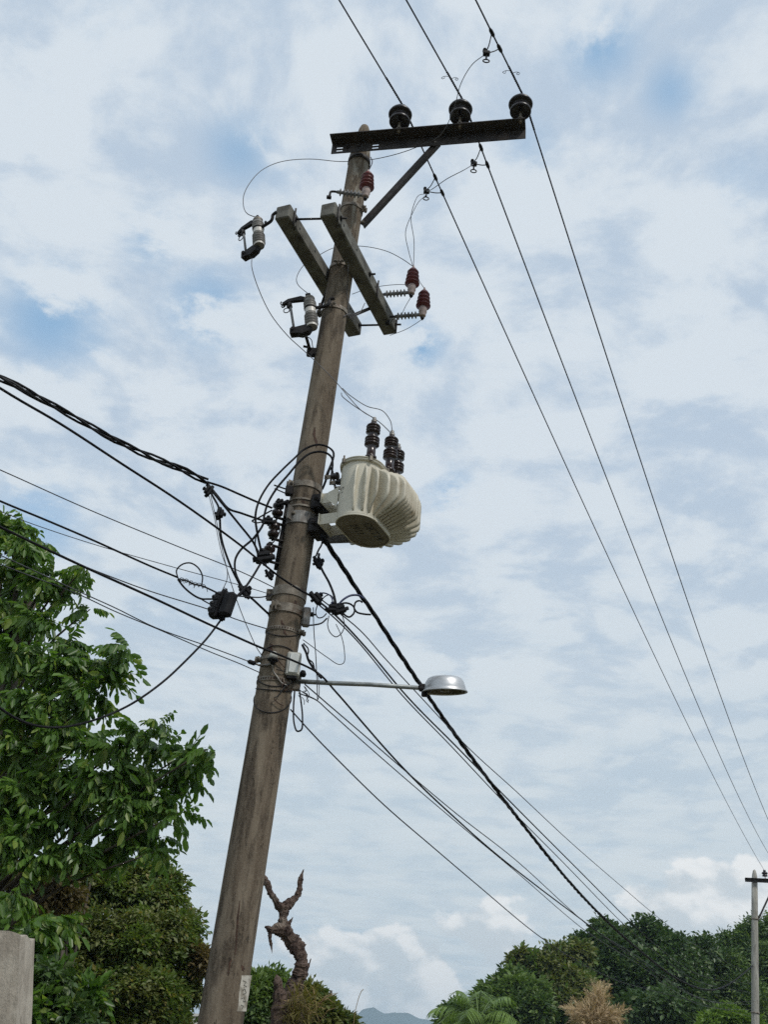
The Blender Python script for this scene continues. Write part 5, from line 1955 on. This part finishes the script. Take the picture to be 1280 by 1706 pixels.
def leaflet(base, d, up, L, w, fold=0.25):
    d, up = unit(d), np.asarray(up, float)
    s = unit(np.cross(up, d))
    n = np.cross(d, s)
    b = np.asarray(base, float)
    f = fold * w
    return [b, b + d * L * .30 + s * w * .5 + n * f, b + d * L * .74 + s * w * .46 + n * f * .6, b + d * L - n * L * .08, b + d * L * .74 - s * w * .46 + n * f * .6, b + d * L * .30 - s * w * .5 + n * f]


def compound_leaf(seed, pairs=4, R_=0.25, Ll=0.138, w=0.052, droop=0.55):
    """a pinnate leaf: drooping rachis along +x with paired hanging leaflets"""
    r = random.Random(seed)
    vs_, fs = [], []
    rach = [V(0, 0, 0)]
    for i in range(1, pairs + 2):
        s = i / (pairs + 1)
        rach.append(V(R_ * s, 0, -droop * R_ * s * s))
    for i in range(1, pairs + 1):
        tg = unit(rach[i + 1] - rach[i - 1])
        for sd in (-1, 1):
            out = unit(tg * r.uniform(.3, .6) + V(0, sd, 0) * r.uniform(.45, .9) + V(0, 0, -1) * r.uniform(.6, 1.5))
            k = r.uniform(.75, 1.1) * (0.8 + 0.25 * math.sin(PI * i / (pairs + 1)))
            o = len(vs_)
            vs_ += leaflet(rach[i], out, V(0, sd * .3, 1) + tg * .2, Ll * k, w * k)
            fs += [(o, o + 1, o + 2, o + 3), (o, o + 3, o + 4, o + 5)]
    o = len(vs_)
    vs_ += leaflet(rach[-1], unit(rach[-1] - rach[-2]) + V(0, 0, -.3), V(0, 0, 1), Ll, w)
    fs += [(o, o + 1, o + 2, o + 3), (o, o + 3, o + 4, o + 5)]
    o = len(vs_)
    wd = 0.004
    for q in (rach[0], rach[len(rach) // 2], rach[-1]):
        vs_ += [q + V(0, wd, 0), q - V(0, wd, 0)]
    fs += [(o, o + 1, o + 3, o + 2), (o + 2, o + 3, o + 5, o + 4)]
    return vs_, fs


def limbs(parent, base, targets, r0, mat='bark', name='limb', tip=0.012, fork=0.45):
    for (q, rr) in targets:
        q = np.asarray(q)
        m = MB()
        mid = base + (q - base) * fork + V(random.uniform(-.2, .2), random.uniform(-.2, .2), random.uniform(0.05, .35) * np.linalg.norm(q - base) * .3)
        path = catmull([base, mid, q], 5)
        m.tube(path, list(np.linspace(rr, tip, len(path))), 7)
        m.build(name, mat, parent)


# ---- the big near tree on the left
near_root = at(-170, 1706, 9.8) * V(1, 1, 0)
nt = thing('broadleaf_tree', 'large near tree with drooping glossy compound leaves at the left edge', 'tree', near_root)
crown_px = [  # x, y, Y, radius px
    (-20, 885, 9.6, 55), (12, 872, 9.5, 30), (40, 900, 9.4, 36), (35, 880, 9.6, 34), (75, 905, 9.5, 24), (20, 945, 9.4, 55), (80, 965, 9.3, 38), (120, 955, 9.3, 20), (140, 945, 9.3, 12), (105, 985, 9.4, 26),
    (0, 1015, 9.5, 60), (60, 1030, 9.3, 44), (115, 1070, 9.2, 34), (150, 1015, 9.4, 10), (30, 1090, 9.2, 60), (95, 1110, 9.1, 50),
    (150, 1100, 9.2, 38), (190, 1090, 9.1, 24), (215, 1082, 9.0, 13), (185, 1120, 9.1, 24), (130, 1150, 9.0, 40), (165, 1160, 9.1, 20), (60, 1165, 9.0, 58),
    (0, 1170, 9.2, 60), (95, 1215, 8.9, 48), (30, 1240, 9.0, 60), (145, 1230, 8.9, 30), (190, 1245, 8.8, 34), (235, 1218, 8.8, 26), (262, 1205, 8.8, 16), (265, 1245, 8.8, 30),
    (310, 1255, 8.7, 24), (345, 1248, 8.7, 16), (300, 1290, 8.8, 24), (330, 1275, 8.8, 14), (230, 1285, 8.8, 40), (165, 1295, 8.9, 48), (90, 1295, 9.0, 54), (20, 1320, 8.9, 60),
    (210, 1335, 8.8, 40), (260, 1330, 8.8, 34), (295, 1355, 8.8, 16), (140, 1350, 8.9, 50), (70, 1370, 8.9, 52), (235, 1375, 8.9, 32), (268, 1395, 8.8, 17), (195, 1395, 8.9, 34),
    (10, 1400, 8.9, 50), (120, 1410, 9.0, 36), (60, 1430, 9.0, 34), (255, 1420, 8.9, 12), (175, 1425, 9.0, 22), (90, 1530, 8.4, 26), (45, 1545, 8.4, 24), (20, 1490, 8.6, 30)]
behind = [(-90, 950, 9.8, 90), (-130, 1080, 9.6, 110), (-140, 1230, 9.6, 110), (-110, 1360, 9.5, 100), (-230, 1000, 10.2, 120), (-260, 1180, 10.2, 130), (-240, 1330, 10.0, 120),
          (20, 1000, 10.4, 70), (60, 1100, 10.4, 80), (110, 1200, 10.3, 60), (60, 1290, 10.2, 90), (150, 1310, 10.0, 60), (0, 1150, 10.6, 90), (10, 1390, 10.2, 80), (200, 1300, 9.8, 40), (150, 1100, 9.9, 34)]
tm_pts = []
P_all, X_all, U_all = [], [], []
for lst, k_n in ((crown_px, 0.28), (behind, 0.12)):
    for (x, y, Y, rp2) in lst:
        Y = Y + random.uniform(-.25, .25)
        c = at(x, y, Y)
        depth = (c - EYE) @ FWD
        rad = rp2 * depth / FPX
        tm_pts.append((c, rad))
        n = int(max(5, k_n * rp2 ** 1.62 * 0.30 + 3))
        dirs = rand_unit(n)
        dirs[:, 2] = dirs[:, 2] * 0.8 + 0.10
        rr = rad * rng.uniform(0.25, 0.88, n) ** 0.6
        rr = np.maximum(rr - 0.16, 0.02)
        P_all.append(c + dirs * rr[:, None])
        hd = dirs.copy()
        hd[:, 2] = hd[:, 2] * 0.5 - rng.uniform(-0.25, 0.55, n)
        hd += rng.normal(size=(n, 3)) * 0.35
        hl = np.maximum(np.linalg.norm(hd[:, :2], axis=1), 1e-3)
        hd[:, :2] *= (np.maximum(hl, 0.4) / hl)[:, None]
        hd[:, 2] = np.clip(hd[:, 2] + rng.normal(0, .3, n), -1.4, 0.4)
        X_all.append(hd)
        U_all.append(np.tile((0, 0, 1.0), (n, 1)) + rng.normal(size=(n, 3)) * 0.45)
Pn, Xn, Un = np.concatenate(P_all), np.concatenate(X_all), np.concatenate(U_all)
Rn = mats_from(Xn, Un)
Sn = rng.uniform(0.42, 0.95, len(Pn))
print('near leaves', len(Pn))
# the 300 that face the camera most openly are leaves of their own
relp = Pn - EYE
dep = relp @ FWD
sxp = 640 + FPX * (relp @ RGT) / dep
syp = 853 - FPX * (relp @ UPV) / dep
vis = (sxp > 5) & (syp > 830) & (syp < 1480)
score = np.where(vis, dep, 1e9)
idx = np.argsort(score)[:300]
mask = np.zeros(len(Pn), bool)
mask[idx] = True
tmpl = [compound_leaf(s, 4 if s % 2 else 5, droop=0.4 + 0.12 * s) for s in range(4)]
rest = np.where(~mask)[0]
for j, (tv, tf) in enumerate(tmpl):
    sel = rest[rest % 4 == j]
    scatter('foliage', tv, tf, Pn[sel], Rn[sel], Sn[sel], 'near_leaf', nt)
leaf_me = []
for j, (tv, tf) in enumerate(tmpl):
    me = bpy.data.meshes.new('leaf')
    me.from_pydata([tuple(map(float, p)) for p in tv], [], tf)
    me.materials.append(MAT['young_leaf' if j == 3 else 'near_leaf'])
    leaf_me.append(me)
for i in np.where(mask)[0]:
    o = bpy.data.objects.new('leaf', leaf_me[i % 4])
    COL.objects.link(o)
    o.parent = nt
    M = Matrix([list(Rn[i][r]) + [0] for r in range(3)] + [[0, 0, 0, 1]])
    o.location = Pn[i] - near_root
    o.rotation_euler = M.to_euler()
    o.scale = (Sn[i],) * 3
m = MB()
tb0 = near_root
m.tube(catmull([tb0 - Z * .3, tb0 + V(.05, 0, 1.2), tb0 + V(-.05, .1, 2.6), tb0 + V(.1, 0.05, 4.2), tb0 + V(0.15, 0, 5.6)], 5), list(np.linspace(.24, .07, 21)), 12)
m.build('trunk', 'bark', nt)
for i, (c, rad) in enumerate(tm_pts):
    zb = min(max(c[2] - 1.3 - 0.35 * abs(c[0] - tb0[0]), 1.6), 5.2)
    b = tb0 + V(.03, 0, zb)
    m = MB()
    mid = b + (c - b) * .55 + V(0, 0, .25 + .1 * random.random())
    path = catmull([b, mid, c], 4)
    m.tube(path, list(np.linspace(.035 if rad > .2 else .022, .006, len(path))), 5)
    m.build('limb', 'bark', nt)

# ---- small leaf clumps for the other trees


def clump(seed, k, size, w, spread=0.5, up=0.3):
    r = random.Random(seed)
    vs_, fs = [], []
    for i in range(k):
        a = r.uniform(0, 2 * PI)
        d = unit(V(math.cos(a), math.sin(a), r.uniform(-.7, .6)))
        b = d * size * r.uniform(.05, spread)
        o = len(vs_)
        n = unit(V(r.uniform(-.6, .6), r.uniform(-.6, .6), 1))
        L = size * r.uniform(.45, .8)
        s = unit(np.cross(n, d))
        q = np.cross(d, s)
        ww = L * w
        vs_ += [b, b + d * L * .5 + s * ww * .5 + q * ww * .15, b + d * L - q * L * .15, b + d * L * .5 - s * ww * .5 + q * ww * .15]
        fs += [(o, o + 1, o + 2), (o, o + 2, o + 3)]
    return vs_, fs


def tree(name, label, cat, base, blobs, count, size, w, mats, trunk_r=0.2, group=None, k=7, flat=1.0, spread=0.6, inner=0.35, bark='bark', crown_name='foliage', trunk=True, limb_n=7, lobes=0):
    """blobs: (centre, radius xyz) lobes; foliage is spread through their shells and, thinner, inside"""
    t = thing(name, label, cat, base, group)
    core = blobs
    if lobes:
        sub_ = []
        for (c, rad) in blobs:
            for dv in rand_unit(lobes):
                dv = dv * (1, 1, .8) + (0, -.25, .25)
                k_ = random.uniform(.34, .58)
                sub_.append((np.asarray(c) + dv * np.asarray(rad) * random.uniform(.62, .85), tuple(np.asarray(rad) * k_)))
        blobs = [(c, tuple(np.asarray(r_) * .80)) for c, r_ in core] + sub_
    vol = np.array([b[1][0] * b[1][1] + b[1][0] * b[1][2] + b[1][1] * b[1][2] for b in blobs])
    share = (vol / vol.sum() * count).astype(int)
    groups = [[] for _ in mats]
    for (c, rad), n, in zip(blobs, share):
        n = max(n, 8)
        d = rand_unit(n)
        lump = 1 + 0.24 * np.sin(d[:, 0] * 5.1 + c[0] * 3) * np.sin(d[:, 1] * 4.3 + c[2] * 2) + 0.14 * np.sin(d[:, 2] * 7.7 + d[:, 0] * 6.1 + c[1])
        rr = np.where(rng.random(n) < inner, rng.uniform(.35, .9, n), rng.normal(.96, .07, n)) * lump
        p = np.asarray(c) + d * rr[:, None] * np.asarray(rad)
        mi = rng.integers(0, 1000) % len(mats)
        pick = np.where(rng.random(n) < .72, mi, rng.integers(0, len(mats), n))
        for gi in range(len(mats)):
            s_ = pick == gi
            if s_.any():
                groups[gi].append((p[s_], d[s_]))
    for gi, g_ in enumerate(groups):
        if not g_:
            continue
        p = np.concatenate([a for a, _ in g_])
        d = np.concatenate([b for _, b in g_])
        p = p[p[:, 2] > 0.1] if len(p) else p
        d = d[:len(p)]
        x = d + rng.normal(size=d.shape) * .6
        u = np.tile((0, 0, 1.0), (len(p), 1)) + d * .5 + rng.normal(size=d.shape) * .35 * flat
        tv, tf = clump(gi + 3 + int(abs(base[0]) * 7), k, size, w, spread)
        scatter(crown_name, tv, tf, p, mats_from(x, u), rng.uniform(.7, 1.25, len(p)), mats[gi], t)
    if trunk:
        m = MB()
        cz = float(np.mean([b[0][2] for b in blobs]))
        top = V(float(np.mean([b[0][0] for b in blobs])), float(np.mean([b[0][1] for b in blobs])), cz + .3)
        b0 = np.asarray(base, float)
        path = catmull([b0 - Z * .3, b0 + (top - b0) * .4 + V(.1, 0, 0), top], 6)
        m.tube(path, list(np.linspace(trunk_r, trunk_r * .35, len(path))), 10)
        m.build('trunk', bark, t)
        for (c, rad) in blobs[:limb_n]:
            m = MB()
            b = b0 + (top - b0) * random.uniform(.45, .75)
            path = catmull([b, b + (np.asarray(c) - b) * .5 + V(0, 0, .2), np.asarray(c)], 4)
            m.tube(path, list(np.linspace(trunk_r * .4, trunk_r * .1, len(path))), 6)
            m.build('limb', bark, t)
    return t


def blob(x, y, Y, rpx, sy=1.0, sz=0.85):
    c = at(x, y, Y)
    r = rpx * ((c - EYE) @ FWD) / FPX
    return (c, (r, r * sy, r * sz))


# dense tree behind, lower left
db = [blob(*a) for a in ((60, 1500, 15.0, 60), (140, 1480, 15.3, 62), (215, 1480, 15.5, 52), (275, 1500, 15.5, 46), (308, 1545, 15.4, 36), (318, 1600, 15.3, 34), (312, 1655, 15.2, 28),
                         (250, 1570, 14.9, 64), (170, 1560, 14.7, 66), (90, 1580, 14.6, 66), (20, 1560, 14.8, 60), (225, 1650, 14.5, 58), (140, 1650, 14.4, 64), (60, 1660, 14.3, 64), (285, 1670, 14.8, 28), (0, 1650, 14.4, 60),
                         (-80, 1540, 15, 90), (-90, 1650, 15, 90), (250, 1455, 15.6, 26), (200, 1715, 14.5, 60), (100, 1730, 14.5, 60), (290, 1720, 14.8, 40))]
tree('dense_tree', 'dense olive-green tree with small leaves behind the near tree', 'tree', at(130, 1706, 15.2) * V(1, 1, 0), db, 24000, 0.125, 0.5, ['dense_leaf', 'dense_leaf', 'olive_leaf'], 0.22, lobes=5)
bb = [blob(*a) for a in ((75, 1478, 12.2, 30), (110, 1492, 12.2, 24), (40, 1470, 12.3, 24), (25, 1265, 10.9, 40), (60, 1275, 10.9, 26), (336, 1592, 15.0, 12), (338, 1612, 15.0, 10))]
tree('dry_creeper', 'browned dry creeper leaves tangled between the two left trees', 'creeper', at(60, 1706, 12.2) * V(1, 1, 0), bb, 900, 0.13, 0.5, ['browned_leaf'], 0.03, limb_n=4)
fb_ = [blob(*a) for a in ((75, 1640, 8.2, 34), (50, 1690, 8.1, 30), (110, 1700, 8.3, 40), (150, 1660, 8.6, 20), (55, 1600, 8.4, 22))]
tree('leafy_shrub', 'leafy shrub with broad leaves beside the concrete wall end', 'shrub', at(80, 1706, 8.2) * V(1, 1, 0), fb_, 420, 0.14, 0.5, ['near_leaf', 'dark_leaf'], 0.04, k=6, inner=.5)

# dead broken trunk
dY = 14.0
dt = thing('dead_tree', 'broken reddish-brown dead tree trunk forking behind the pole', 'tree', at(478, 1706, dY) * V(1, 1, 0))
px_m = (dY * math.cos(_t) + 2 * math.sin(_t)) / FPX


def woody(pts_, name, parent, jag=0.34):
    P = [at(x, y, dY + dy) for x, y, w, dy in pts_]
    W = [w * px_m / 2 * 0.95 for x, y, w, dy in pts_]
    Q = catmull(P, 12)
    Wd = np.interp(np.linspace(0, 1, len(Q)), np.linspace(0, 1, len(W)), W)
    m = MB()
    n = 16
    m.tube(Q, list(Wd), n, True, True)
    off = len(m.v) - len(Q) * n
    ph = random.uniform(0, 6)
    for i in range(len(Q)):
        knot = 1 + 0.10 * math.sin(i * .31 + ph) + 0.08 * math.sin(i * .83 + 2 * ph)
        for k in range(n):
            v = np.array(m.v[off + i * n + k])
            c = np.asarray(Q[i])
            a = 2 * PI * k / n
            bulge = 0.35 * math.sin(2 * a + i * .15 + ph) + 0.30 * math.sin(3 * a - i * .3 + ph) + 0.25 * math.sin(7 * a + i * .05) + random.uniform(-.45, .45) + (0.8 if random.random() < .04 else 0)
            m.v[off + i * n + k] = tuple(c + (v - c) * (knot + jag * .65 * bulge))
    m.sm = [False] * len(m.sm)
    return m.build(name, 'dead_bark', parent)


z0_ = at(485, 1706, dY)
tk = woody([(476, 1900, 40, 0), (482, 1706, 40, 0), (490, 1650, 32, 0), (500, 1620, 25, 0), (503, 1598, 23, 0), (492, 1575, 23, .05), (478, 1556, 25, .05), (472, 1540, 19, 0), (473, 1520, 16, 0), (473, 1508, 18, 0)], 'trunk', dt)
woody([(473, 1513, 17, 0), (482, 1505, 15, .05), (493, 1495, 12, .1), (499, 1482, 10, .1), (500, 1468, 9, .1), (503, 1457, 5, .1), (506, 1448, 1.2, .1)], 'limb', dt)
woody([(473, 1514, 16, 0), (464, 1509, 13, -.05), (457, 1497, 11, -.1), (450, 1486, 10, -.1), (446, 1474, 11, -.1), (440, 1462, 9, -.1), (434, 1450, 6, -.1)], 'limb', dt)
woody([(478, 1552, 22, 0), (464, 1548, 19, -.05), (452, 1549, 13, -.1), (446, 1546, 8, -.1), (441, 1544, 3, -.1)], 'broken_stub', dt, .35)
woody([(480, 1540, 8, 0), (485, 1533, 4, 0), (488, 1528, 1.2, 0)], 'broken_stub', dt, .3)
woody([(450, 1552, 7, -.1), (450, 1566, 6, -.1), (452, 1575, 4, -.1), (453, 1588, .8, -.1)], 'bark_strip', dt, .3)
woody([(510, 1622, 4, 0), (514, 1610, 3, 0), (518, 1597, 2, 0)], 'twig', dt, .1)
woody([(506, 1612, 3, 0), (510, 1604, 2.5, 0), (512, 1598, 1.5, 0)], 'twig', dt, .1)
woody([(470, 1900, 30, -.2), (468, 1706, 30, -.2), (466, 1660, 24, -.2), (462, 1632, 12, -.2), (460, 1624, 3, -.2)], 'old_stump', dt, .3)
for k in range(16):
    s = random.random()
    x, y = 470 + 35 * s + random.uniform(-6, 6), 1520 + 120 * s
    # flaking bark splinters
    pth = random.choice([(473, 1512, 473, 1545), (480, 1558, 503, 1600), (503, 1600, 492, 1650)])
    t_ = random.random()
    x, y = pth[0] + (pth[2] - pth[0]) * t_ + random.choice((-1, 1)) * random.uniform(7, 10), pth[1] + (pth[3] - pth[1]) * t_
    woody([(x, y, 4, 0), (x + random.uniform(-3, 3), y + 5, 2.5, -.03), (x + random.uniform(-4, 4), y + 10, .8, -.05)], 'bark_flake', dt, .2)

# overgrowth at its foot
ob_ = [blob(*a) for a in ((440, 1665, 15.2, 34), (455, 1645, 15.4, 26), (425, 1700, 15, 30), (470, 1690, 15.3, 30), (430, 1640, 15.4, 16))]
tree('overgrown_bush', 'dark green bush between the pole and the dead trunk', 'bush', at(440, 1706, 15.2) * V(1, 1, 0), ob_, 2200, 0.15, 0.5, ['dark_leaf', 'feather_leaf'], 0.06)
ob_ = [blob(*a) for a in ((530, 1690, 14.8, 28), (520, 1660, 14.8, 16), (545, 1700, 14.8, 20), (565, 1704, 14.9, 14), (580, 1707, 14.9, 9))]
tree('overgrown_bush', 'green bush at the right foot of the dead trunk', 'bush', at(535, 1706, 14.8) * V(1, 1, 0), ob_, 1300, 0.14, 0.5, ['dark_leaf', 'olive_leaf'], 0.05)
# dry grass tuft over the stump: thin blades
gt = thing('grass_tuft', 'yellow dry grass and fern tuft covering the base of the dead trunk', 'grass', at(495, 1706, 13.7) * V(1, 1, 0))
tv = [V(0, .010, 0), V(0, -.010, 0), V(.20, .009, .10), V(.20, -.009, .10), V(.38, 0, .08)]
tf = [(0, 1, 3, 2), (2, 3, 4)]
cs, xs_ = [], []
for k in range(520):
    x, y = random.gauss(503, 18), random.uniform(1655, 1715)
    if abs(x - 505) > 8 + (y - 1635) * .55:
        continue
    cs.append(at(x, y, 13.75 + random.uniform(-.25, .25)))
    xs_.append((random.uniform(-1, 1), random.uniform(-1, .4), random.uniform(-.9, .7)))
scatter('blades', tv, tf, np.array(cs), mats_from(np.array(xs_), np.tile((0, 0, 1.0), (len(cs), 1)) + rng.normal(size=(len(cs), 3)) * .2), rng.uniform(.3, .7, len(cs)), 'straw_leaf', gt)
m = MB()
for k in range(30):
    p = at(random.uniform(475, 540), random.uniform(1660, 1706), 13.7)
    q = p + V(random.uniform(-.25, .25), random.uniform(-.2, .1), random.uniform(-.05, .2))
    m.tube([p, (p + q) / 2 + V(0, 0, .05), q], [.006, .005, .002], 4)
o = m.build('stems', 'dry_straw', gt)
o['kind'] = 'stuff'
m = MB()
p0_, p1_, p2_ = at(588, 1720, 14), at(592, 1685, 14), at(602, 1652, 14)
m.tube(catmull([p0_, p1_, p2_, at(606, 1648, 14)], 5), .004, 4)
gsx = m.build('grass_stalk', 'dry_straw', None, origin=p0_)
tag(gsx, 'single thin dry grass stalk leaning over the distant hill', 'grass')

# ------------------------------------------------------------------ far trees on the right
FT = 'far trees along the right skyline'
tree('round_tree', 'dark glossy round-crowned tree in the middle of the far right trees', 'tree', at(1060, 1706, 66) * V(1, 1, 0),
     [blob(*a) for a in ((978, 1584, 66, 26), (1010, 1572, 66, 34), (1048, 1590, 66, 30), (1090, 1572, 66, 36), (1128, 1592, 66, 26), (1040, 1610, 65, 50), (1120, 1610, 65, 46), (985, 1625, 65, 44), (1075, 1650, 64, 56), (1010, 1670, 64, 50), (1130, 1665, 64, 44), (1150, 1595, 66, 34), (1060, 1710, 64, 60))],
     20000, 0.46, 0.6, ['dark_leaf', 'dark_leaf'], 0.4, FT, inner=.25, spread=.8, lobes=6)
tree('olive_tree', 'olive-green bushy tree at the left of the far right trees', 'tree', at(915, 1706, 60) * V(1, 1, 0),
     [blob(*a) for a in ((925, 1600, 60, 26), (958, 1592, 60, 26), (898, 1612, 60, 24), (876, 1632, 60, 20), (935, 1640, 59, 42), (890, 1660, 59, 32), (960, 1660, 59, 36), (920, 1690, 58, 44), (868, 1592, 60, 9), (856, 1600, 60, 7))],
     8500, 0.44, 0.5, ['olive_leaf', 'feather_leaf', 'olive_leaf'], 0.3, FT, spread=.8, lobes=6)
tree('light_tree', 'lighter feathery-leaved spreading tree behind the far pole', 'tree', at(1230, 1706, 70) * V(1, 1, 0),
     [blob(*a) for a in ((1178, 1586, 72, 18), (1212, 1576, 72, 24), (1262, 1566, 72, 34), (1310, 1570, 72, 46), (1150, 1612, 70, 26), (1200, 1620, 69, 36), (1160, 1645, 68, 26), (1250, 1610, 71, 46), (1225, 1665, 68, 36), (1280, 1660, 70, 50), (1180, 1695, 66, 30), (1250, 1710, 67, 44), (1340, 1640, 70, 70))],
     15000, 0.48, 0.40, ['feather_leaf', 'feather_leaf', 'dark_leaf'], 0.4, FT, flat=.3, spread=.9, lobes=6)
tree('green_tree', 'mid-green low tree sloping down to the palm', 'tree', at(845, 1706, 55) * V(1, 1, 0),
     [blob(*a) for a in ((850, 1640, 56, 20), (828, 1662, 56, 22), (870, 1670, 55, 32), (804, 1682, 56, 18), (835, 1690, 55, 32), (880, 1700, 54, 36), (770, 1695, 56, 20), (750, 1706, 56, 14))],
     6000, 0.48, 0.42, ['feather_leaf', 'dark_leaf'], 0.3, FT, spread=.8, lobes=6)
tree('undergrowth_bush', 'dark undergrowth beneath the far round tree', 'bush', at(1110, 1720, 56) * V(1, 1, 0),
     [blob(*a) for a in ((1060, 1690, 57, 36), (1110, 1690, 57, 36), (1150, 1705, 57, 34), (1020, 1705, 57, 30), (950, 1705, 57, 30))], 3500, 0.5, 0.5, ['dark_leaf'], 0.15, None, spread=.8, lobes=6)  # low bush in the same dark leaf colour as the round tree
tree('bright_shrub', 'bright green shrub at the foot of the far pole', 'shrub', at(1205, 1716, 50) * V(1, 1, 0),
     [blob(*a) for a in ((1215, 1705, 50, 22), (1190, 1712, 50, 18), (1245, 1715, 50, 20))], 900, 0.4, 0.42, ['palm_leaf'], 0.08)

# dry tan bush: upright feathery dead fronds
dryb = thing('dry_bush', 'dead tan feathery bush in front of the far trees', 'bush', at(990, 1706, 45) * V(1, 1, 0))
tv, tf = [], []
rr_ = random.Random(4)
for k in range(9):
    s = k / 8
    b = V(.75 * s, 0, .04 * math.sin(3 * s))
    for sd in (-1, 1):
        o_ = len(tv)
        d_ = unit(V(.6, sd * rr_.uniform(.4, .9), rr_.uniform(-.35, .35)))
        tv += [b, b + d_ * .13 + V(0, 0, .022), b + d_ * .25, b + d_ * .13 - V(0, 0, .022)]
        tf += [(o_, o_ + 1, o_ + 2, o_ + 3)]
o_ = len(tv)
tv += [V(0, 0, .015), V(0, 0, -.015), V(.85, 0, 0)]
tf += [(o_, o_ + 1, o_ + 2)]
cs, xs_ = [], []
for k in range(700):
    a = random.uniform(-1.25, 1.25)
    s = random.uniform(.15, 1) ** .7
    s *= 0.72 + 0.28 * math.sin(a * 5.3 + 1.1)
    x, y = 993 + math.sin(a) * 44 * s, 1706 - math.cos(a) * 66 * s + 8
    cs.append(at(x, y, 45 + random.uniform(-.7, .7)))
    xs_.append((math.sin(a) * .8 + random.gauss(0, .8), random.gauss(0, .7), math.cos(a) * .8 + random.gauss(0, .6)))
scatter('fronds', tv, tf, np.array(cs), mats_from(np.array(xs_), rand_unit(len(cs))), rng.uniform(.3, .75, len(cs)), 'dry_leaf', dryb)
for k in range(12):
    m = MB()
    a = random.uniform(-.9, .9)
    b = at(985 + random.uniform(-12, 12), 1740, 45)
    q = at(993 + math.sin(a) * 40, 1700 - math.cos(a) * 38, 45 + random.uniform(-.4, .4))
    m.tube(catmull([b, (b + q) / 2 + V(0, 0, .2), q], 4), list(np.linspace(.04, .012, 9)), 5)
    m.build('stem', 'dry_leaf', dryb)

# palm, lower right of the middle
pb_ = at(798, 1690, 42)
palm = thing('palm_tree', 'green coconut palm with arching fronds at the bottom edge', 'palm tree', V(pb_[0], pb_[1], 0))
m = MB()
m.tube([V(pb_[0], pb_[1], -.2), V(pb_[0] + .1, pb_[1], pb_[2] * .5), pb_ - Z * .3], [.24, .17, .15], 12)
m.build('trunk', 'bark', palm)
for k in range(19):
    a = 2 * PI * k / 19 + random.uniform(-.12, .12)
    el = (0.35, 0.8, 1.15)[k % 3] + random.uniform(-.12, .12)
    Lf = random.uniform(1.9, 2.6)
    hd = V(math.cos(a), math.sin(a), 0)
    sd = V(-hd[1], hd[0], 0)
    pts_ = []
    for s in np.linspace(0, 1, 15):
        pts_.append(pb_ - Z * .35 + hd * Lf * (s * math.cos(el) + .10 * s * s) + Z * (Lf * (s * math.sin(el) * 1.1 - (.42 + .30 * math.cos(el)) * s * s)))
    m = MB()
    m.tube(pts_, list(np.linspace(.035, .008, 15)), 5)
    fr = m.build('frond', 'palm_leaf', palm)
    vs_, fs = [], []
    for i in range(2, 15):
        for half in (0, .5):
            b = pts_[i] if half == 0 or i == 14 else pts_[i] * .5 + pts_[i + 1] * .5
            tgt = unit(pts_[min(i + 1, 14)] - pts_[i - 1])
            ll = Lf * .30 * (math.sin(PI * (i + half) / 16) ** .7) + .05
            for s2 in (-1, 1):
                d_ = unit(tgt * .55 + sd * s2 * .75 - Z * random.uniform(.25, .7))
                w_ = np.cross(d_, Z)
                w_ = unit(w_) * .022
                o_ = len(vs_)
                vs_ += [b - w_, b + w_, b + d_ * ll * .6 + w_ * .8 - Z * .02, b + d_ * ll - Z * ll * .2, b + d_ * ll * .6 - w_ * .8 - Z * .02]
                fs += [(o_, o_ + 1, o_ + 2, o_ + 4), (o_ + 4, o_ + 2, o_ + 3)]
    m = MB()
    m.add(vs_, fs)
    m.build('leaflets', 'palm_leaf', fr)

# ------------------------------------------------------------------ haze in the air
hm = bpy.data.materials.new('haze')
hm.use_nodes = True
ht = hm.node_tree
ht.nodes.remove(ht.nodes['Principled BSDF'])
pv_ = nd(ht, 'ShaderNodeVolumePrincipled')
pv_.inputs['Color'].default_value = (0.62, 0.82, 1.0, 1)
pv_.inputs['Density'].default_value = 0.00030
pv_.inputs['Anisotropy'].default_value = 0.0
ht.links.new(pv_.outputs[0], ht.nodes['Material Output'].inputs['Volume'])
MAT['haze'] = hm
hb = MB()
hb.box((0, 0, 83.5), (8600, 8600, 170))
ho = hb.build('haze', 'haze')
tag(ho, kind='stuff')

# ------------------------------------------------------------------ strip helper data, check names
for o in bpy.data.objects:
    if '_o' in o.keys():
        del o['_o']
